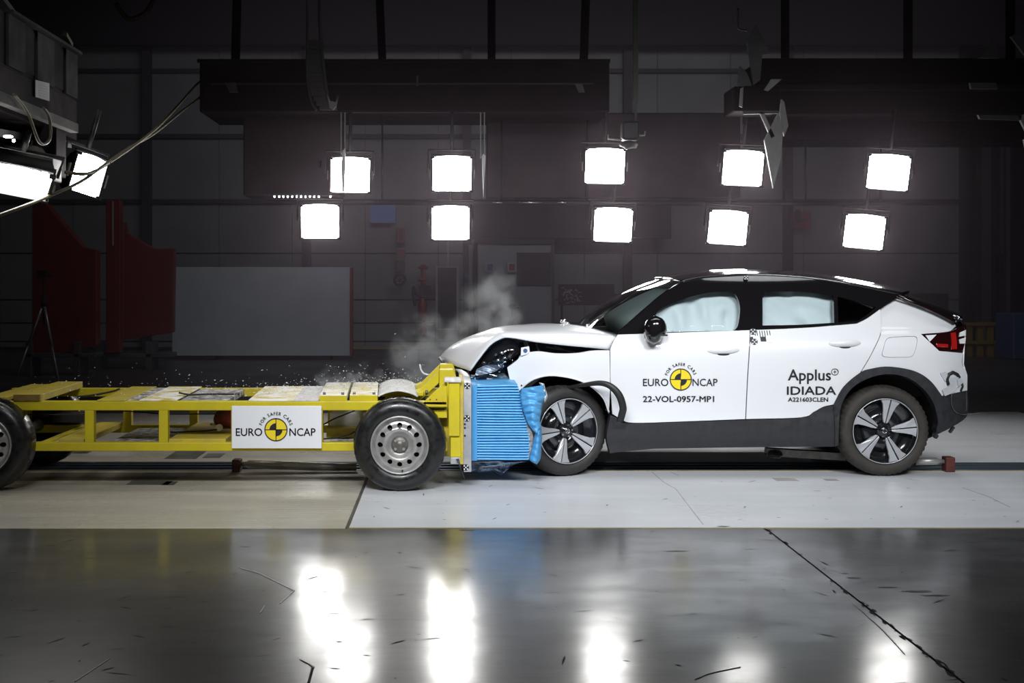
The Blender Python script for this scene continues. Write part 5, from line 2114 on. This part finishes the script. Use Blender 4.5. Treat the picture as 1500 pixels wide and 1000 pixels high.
ring = [c + Vector((.115 * math.cos(2 * PI * k / 24), 0, .115 * math.sin(2 * PI * k / 24))) for k in range(25)]
q.tube(ring, .03, 8)
q.build('wheel_rim', M['trim_dark'], hw)
for k in range(3):
    a = PI / 6 + k * PI / 3
    d = Vector((.11 * math.cos(a), 0, .11 * math.sin(a)))
    MB().bar(c - d, c + d, .03, .03, (0, 1, 0)).build('wheel_spoke', M['trim_dark'], hw)
MB().cyl(c, c + Vector((0, .22, 0)), .025, 8).build('stem', M['trim_dark'], hw)

# fire point: extinguisher, hose, box
fx = empty('fire_extinguisher', P(619, 505, YF - .3), 'red fire extinguisher with hose hanging on the back wall', 'extinguisher')
q = MB()
q.tube([P(619, 470, YF - .3), P(619, 468, YF - .3), P(619, 444, YF - .3), P(619, 439, YF - .3), P(619, 436, YF - .3)], .1, 16, True, [.08, .10, .10, .06, .03])
q.build('cylinder', M['red'], fx)
MB().box(X(616, YF - .3), X(626, YF - .3), YF - .35, YF - .25, Z(436, YF - .3), Z(432, YF - .3)).build('valve_head', M['dark'], fx, bevel=.01)
q = MB()
q.tube(spline([P(617, 434, YF - .34), P(609, 430, YF - .34), P(606, 420, YF - .34), P(605, 432, YF - .34), P(608, 448, YF - .34)], 5), .03, 8)
q.build('hose', M['dark'], fx)
hy = empty('fire_hydrant', P(620, 480, YF - .3), 'red standpipe valve rising on the wall above the extinguisher', 'hydrant')
q = MB()
q.cyl(P(620, 428, YF - .2), P(620, 388, YF - .2), .06, 12)
q.build('standpipe', M['red'], hy)
for y in (392, 410):
    q = MB()
    q.cyl(P(620, y - 2, YF - .2), P(620, y + 2, YF - .2), .11, 14)
    q.build('flange', M['red'], hy)
bx = MB().box(X(613, YF), X(633, YF), YF - .28, YF - .05, Z(428, YF), Z(418, YF)).build('hose_box', M['dark'], bevel=.01)
tag(bx, 'small dark box fixed beside the red standpipe', 'box')
f2 = empty('fire_extinguisher', P(621, 482, YF - .3), 'lower red extinguisher partly veiled by the smoke', 'extinguisher')
MB().tube([P(621, 491, YF - .3), P(621, 489, YF - .3), P(621, 476, YF - .3), P(621, 472, YF - .3)], .08, 14, True, [.06, .08, .08, .03]).build('cylinder', M['red'], f2)
MB().cyl(P(621, 472, YF - .3), P(621, 469, YF - .3), .03, 8).build('valve_head', M['dark'], f2)

# framed narrow door panel with its pole
dn = empty('framed_screen', P(656, 483, YF - .2), 'narrow dark screen in a thin white frame below a white pole', 'screen')
Yd = YF - .2
MB().box(X(641, Yd), X(670, Yd), Yd, Yd + .06, Z(481, Yd), Z(392, Yd)).build('screen', M['trim_dark'], dn)
for x0_, x1_, a, b in ((638.5, 641, 390, 483), (669, 671.5, 390, 483), (638.5, 671.5, 389.5, 392), (638.5, 671.5, 481, 483)):
    MB().box(X(x0_, Yd), X(x1_, Yd), Yd - .03, Yd + .06, Z(b, Yd), Z(a, Yd)).build('frame_bar', M['pale_metal'], dn)
MB().box(X(655, Yd), X(657.5, Yd), Yd - .03, Yd + .03, Z(390, Yd), Z(345, Yd)).build('pole', M['pale_metal'], dn)
for x0_ in (637, 671):
    MB().box(X(x0_, Yd), X(x0_ + 2, Yd), Yd, Yd + .06, 0, Z(483, Yd)).build('leg', M['gantry_grey'], dn)
for px, m, lab in ((689.5, 'pale_metal', 'pale vertical pipe right of the framed screen'), (696.5, 'trim_dark', 'dark vertical pipe beside the pale pipe')):
    tag(MB().cyl(P(px, 500, YF), P(px, 358, YF), .055, 10).build('wall_pipe', M[m]), lab, 'pipe')
tag(MB().box(X(680, YF), X(686, YF), YF - .1, YF, Z(444, YF), Z(402, YF)).build('fire_bottle', M['navy'], bevel=.02), 'narrow blue box beside the pale pipe', 'box')

# control cabin with dark window
Yc = 26.6
cb = empty('control_cabin', P(755, 512, Yc), 'grey control cabin with a dark window behind the smoke', 'cabin')
MB().box(X(700, Yc), X(811, Yc), Yc, Yc + .5, 0, Z(357, Yc)).build('cabin_wall', M['panel_grey'], cb, bevel=.01)
MB().box(X(757, Yc), X(807, Yc), Yc - .03, Yc, Z(418, Yc), Z(370, Yc)).build('window', M['trim_dark'], cb)
MB().box(X(696, Yc), X(814, Yc), Yc - .06, Yc + .5, Z(357, Yc), Z(350, Yc)).build('roof_edge', M['trim_dark'], cb)
MB().box(X(808, Yc), X(812, Yc), Yc - .05, Yc, 0, Z(357, Yc)).build('corner_post', M['gantry_grey'], cb)
for a, m, lab in ((717.5, 'navy', 'framed notice with a blue print on the control cabin'), (749.5, 'sign_red', 'framed notice with a reddish print on the cabin window')):
    e = empty('framed_notice', P(a, 398, Yc - .08), lab, 'notice')
    MB().box(X(a - 6.5, Yc), X(a + 6.5, Yc), Yc - .08, Yc - .05, Z(398, Yc), Z(384, Yc)).build('frame', M['pale_metal'], e)
    MB().box(X(a - 4.2, Yc), X(a + 4.2, Yc), Yc - .09, Yc - .08, Z(395.5, Yc), Z(386.5, Yc)).build('print', M[m], e)

# black banner with scribbled patch
bn = empty('banner', P(858, 435, 24.0), 'black banner with a white scribbled patch behind the windscreen', 'banner')
MB().box(X(818, 24), X(900, 24), 24, 24.04, Z(447, 24), Z(416, 24)).build('cloth', M['dark'], bn)
q = MB()
for k in range(46):
    px, py = 824 + rnd.random() * 27, 420 + rnd.random() * 24
    a = rnd.random() * PI
    l_ = rnd.uniform(2, 5)
    q.bar(P(px, py, 23.99), P(px + l_ * math.cos(a), min(445, max(419, py + l_ * math.sin(a))), 23.99), .012, .006, (0, 1, 0))
q.build('scribble', M['pale_metal'], bn, kind='stuff')
for px in (822, 896):
    MB().box(X(px, 24), X(px + 3, 24), 24.04, 24.1, 0, Z(416, 24)).build('stand', M['dark'], bn)
# red sign right
rs = empty('warning_sign', P(1170, 335, YF), 'faded red warning sign right of the lower floodlights', 'sign')
MB().box(X(1153, YF), X(1188, YF), YF - .02, YF + .05, Z(335, YF), Z(310, YF)).build('plate', M['sign_red'], rs, bevel=.01)
MB().box(X(1164, YF), X(1172, YF), YF - .04, YF - .02, Z(323, YF), Z(307, YF)).bar(P(1160, 326, YF - .03), P(1180, 322, YF - .03), .05, .02, (0, 1, 0)).build('pictogram', M['trim_dark'], rs)
# dark box on the wall between the lower lights
tag(MB().box(X(690, YF - .1), X(980, YF - .1), YF - .35, YF - .05, Z(350, YF), Z(300, YF)).build('duct_box', M['wall_dark'], bevel=.02), 'dark ventilation duct box on the wall above the control cabin', 'duct')
# cabinets and machines at the wall behind the car roof
tag(MB().box(X(905, 26), X(1390, 26), 26, 26.6, 0, Z(430, 26)).build('storage_cabinet', M['trim_dark'], bevel=.02), 'long dark low cabinet along the wall behind the car', 'cabinet')

# far right recess
e = empty('paper_notice', P(1426, 403, YR - .42), 'small pale notice on the column beyond the wall end', 'notice')
MB().box(X(1419, 31.95), X(1433, 31.95), 31.95, 32.0, Z(414, 31.95), Z(392, 31.95)).build('sheet', M['gantry_grey'], e)
MB().box(X(1422, 31.95), X(1430, 31.95), 31.93, 31.95, Z(404, 31.95), Z(395, 31.95)).build('print', M['sign_red'], e)
tag(MB().cyl(P(1468, 372, 31.4), P(1468, 100, 31.4), .035, 10).build('drop_pipe', M['panel_grey']), 'thin pale pipe running down in the dark recess', 'pipe')
tag(MB().box(X(1462, 31.8), X(1478, 31.8), 31.75, 32.0, Z(397, 31.8), Z(374, 31.8)).build('switch_box', M['gantry_grey'], bevel=.02), 'grey switch box at the foot of the thin pipe', 'box')
yb_ = empty('yellow_guard', P(1440, 503, 25), 'dull yellow guard rail behind the rear of the car', 'guard rail')
for a, b in ((1417, 1425), (1432, 1441), (1447, 1456)):
    MB().box(X(a, 25), X(b, 25), 25, 25.1, 0.0, Z(472, 25)).build('post', M['yellow_dim'], yb_, bevel=.01)
for y in (473, 500):
    MB().box(X(1410, 25), X(1462, 25), 24.95, 25.02, Z(y + 4, 25), Z(y - 1, 25)).build('rail', M['yellow_dim'], yb_, bevel=.01)
tag(MB().box(X(1484, 24), X(1540, 24), 24, 24.8, 0, Z(459, 24)).build('blue_container', M['navy'], bevel=.03), 'dark blue container at the right edge behind the car', 'container')


# ------------------------------------------------------------------ smoke and haze


def smoke(name, label, blobs, Y, depth, dens_, scale, warp, col=(0.9, 0.92, 0.95)):
    """one volume whose density is a sum of soft blobs broken up by turbulence"""
    x0 = min(X(b[0] - b[2] * 1.05, Y) for b in blobs)
    x1 = max(X(b[0] + b[2] * 1.05, Y) for b in blobs)
    z0 = min(Z(b[1] + b[2] * 1.05, Y) for b in blobs)
    z1 = max(Z(b[1] - b[2] * 1.05, Y) for b in blobs)
    q = MB()
    q.box(x0, x1, Y - depth, Y + depth, z0, z1)
    m = bpy.data.materials.new(name)
    m.use_nodes = True
    n, l = m.node_tree.nodes, m.node_tree.links
    n.clear()
    o = n.new('ShaderNodeOutputMaterial')
    v = n.new('ShaderNodeVolumePrincipled')
    v.inputs['Color'].default_value = (*col, 1)
    v.inputs['Anisotropy'].default_value = 0.1
    l.new(v.outputs[0], o.inputs['Volume'])
    tc = n.new('ShaderNodeTexCoord')
    wn = n.new('ShaderNodeTexNoise')
    wn.inputs['Scale'].default_value = warp
    wn.inputs['Detail'].default_value = 3
    l.new(tc.outputs['Object'], wn.inputs['Vector'])
    sb_ = n.new('ShaderNodeVectorMath')
    sb_.operation = 'SUBTRACT'
    sb_.inputs[1].default_value = (.5, .5, .5)
    l.new(wn.outputs['Color'], sb_.inputs[0])
    sc_ = n.new('ShaderNodeVectorMath')
    sc_.operation = 'SCALE'
    sc_.inputs['Scale'].default_value = 0.22
    l.new(sb_.outputs[0], sc_.inputs[0])
    ad = n.new('ShaderNodeVectorMath')
    ad.operation = 'ADD'
    l.new(tc.outputs['Object'], ad.inputs[0])
    l.new(sc_.outputs[0], ad.inputs[1])
    tot = None

    def math_(op, a, b):
        k = n.new('ShaderNodeMath')
        k.operation = op
        for i, s_ in enumerate((a, b)):
            if isinstance(s_, (int, float)):
                k.inputs[i].default_value = s_
            else:
                l.new(s_, k.inputs[i])
        return k.outputs[0]
    for px, py, r, st in blobs:
        c = P(px, py, Y)
        d = n.new('ShaderNodeVectorMath')
        d.operation = 'DISTANCE'
        d.inputs[1].default_value = c
        l.new(ad.outputs[0], d.inputs[0])
        mr = n.new('ShaderNodeMapRange')
        mr.interpolation_type = 'SMOOTHSTEP'
        mr.inputs['From Min'].default_value = r * Y / F
        mr.inputs['From Max'].default_value = r * Y / F * 0.12
        mr.inputs['To Min'].default_value = 0
        mr.inputs['To Max'].default_value = st
        l.new(d.outputs['Value'], mr.inputs['Value'])
        tot = mr.outputs[0] if tot is None else math_('MAXIMUM', tot, mr.outputs[0])
    nz_ = n.new('ShaderNodeTexNoise')
    nz_.inputs['Scale'].default_value = scale
    nz_.inputs['Detail'].default_value = 5
    nz_.inputs['Roughness'].default_value = 0.6
    l.new(ad.outputs[0], nz_.inputs['Vector'])
    r2 = n.new('ShaderNodeMapRange')
    r2.inputs['From Min'].default_value = 0.42
    r2.inputs['From Max'].default_value = 0.62
    l.new(nz_.outputs['Fac'], r2.inputs['Value'])
    l.new(math_('MULTIPLY', math_('MULTIPLY', tot, r2.outputs[0]), dens_), v.inputs['Density'])
    return tag(q.build(name, m), label, 'smoke', kind='stuff')


smoke('smoke', 'thin white smoke rising behind the buckled car nose', [(740, 415, 24, .5), (722, 432, 34, .8), (728, 455, 40, .9), (738, 472, 34, .9), (705, 470, 45, .65), (690, 492, 45, .6), (660, 500, 45, .6), (632, 488, 38, .6), (618, 515, 36, .9),
                                                                       (640, 530, 40, .9), (612, 545, 34, .7), (660, 525, 40, .8), (706, 500, 40, .6), (600, 520, 40, .6), (605, 480, 30, .3), (700, 445, 36, .5)], 11.9, .30, 6.5, 4.5, 6.0)
smoke('dust_puff', 'white dust puffs leaping from the deck beams of the trolley', [(478, 560, 22, .8), (484, 548, 20, .5), (522, 558, 24, 1), (528, 548, 22, .7), (545, 560, 22, .6), (500, 566, 22, .7), (590, 560, 24, .5)], 9.9, .16, 9.0, 9, 10)

hz = bpy.data.materials.new('haze')  # purplish volume imitating the lens veil around the floodlights, only partly dust
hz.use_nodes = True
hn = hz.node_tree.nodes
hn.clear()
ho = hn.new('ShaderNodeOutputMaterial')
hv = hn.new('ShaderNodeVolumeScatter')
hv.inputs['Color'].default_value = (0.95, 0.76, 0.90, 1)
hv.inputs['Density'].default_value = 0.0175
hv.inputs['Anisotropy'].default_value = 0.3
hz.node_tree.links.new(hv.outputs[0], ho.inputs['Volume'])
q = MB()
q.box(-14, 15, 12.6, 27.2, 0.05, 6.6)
tag(q.build('haze', hz), 'faint haze around the floodlights, standing in mostly for lens glare', 'haze', kind='stuff')
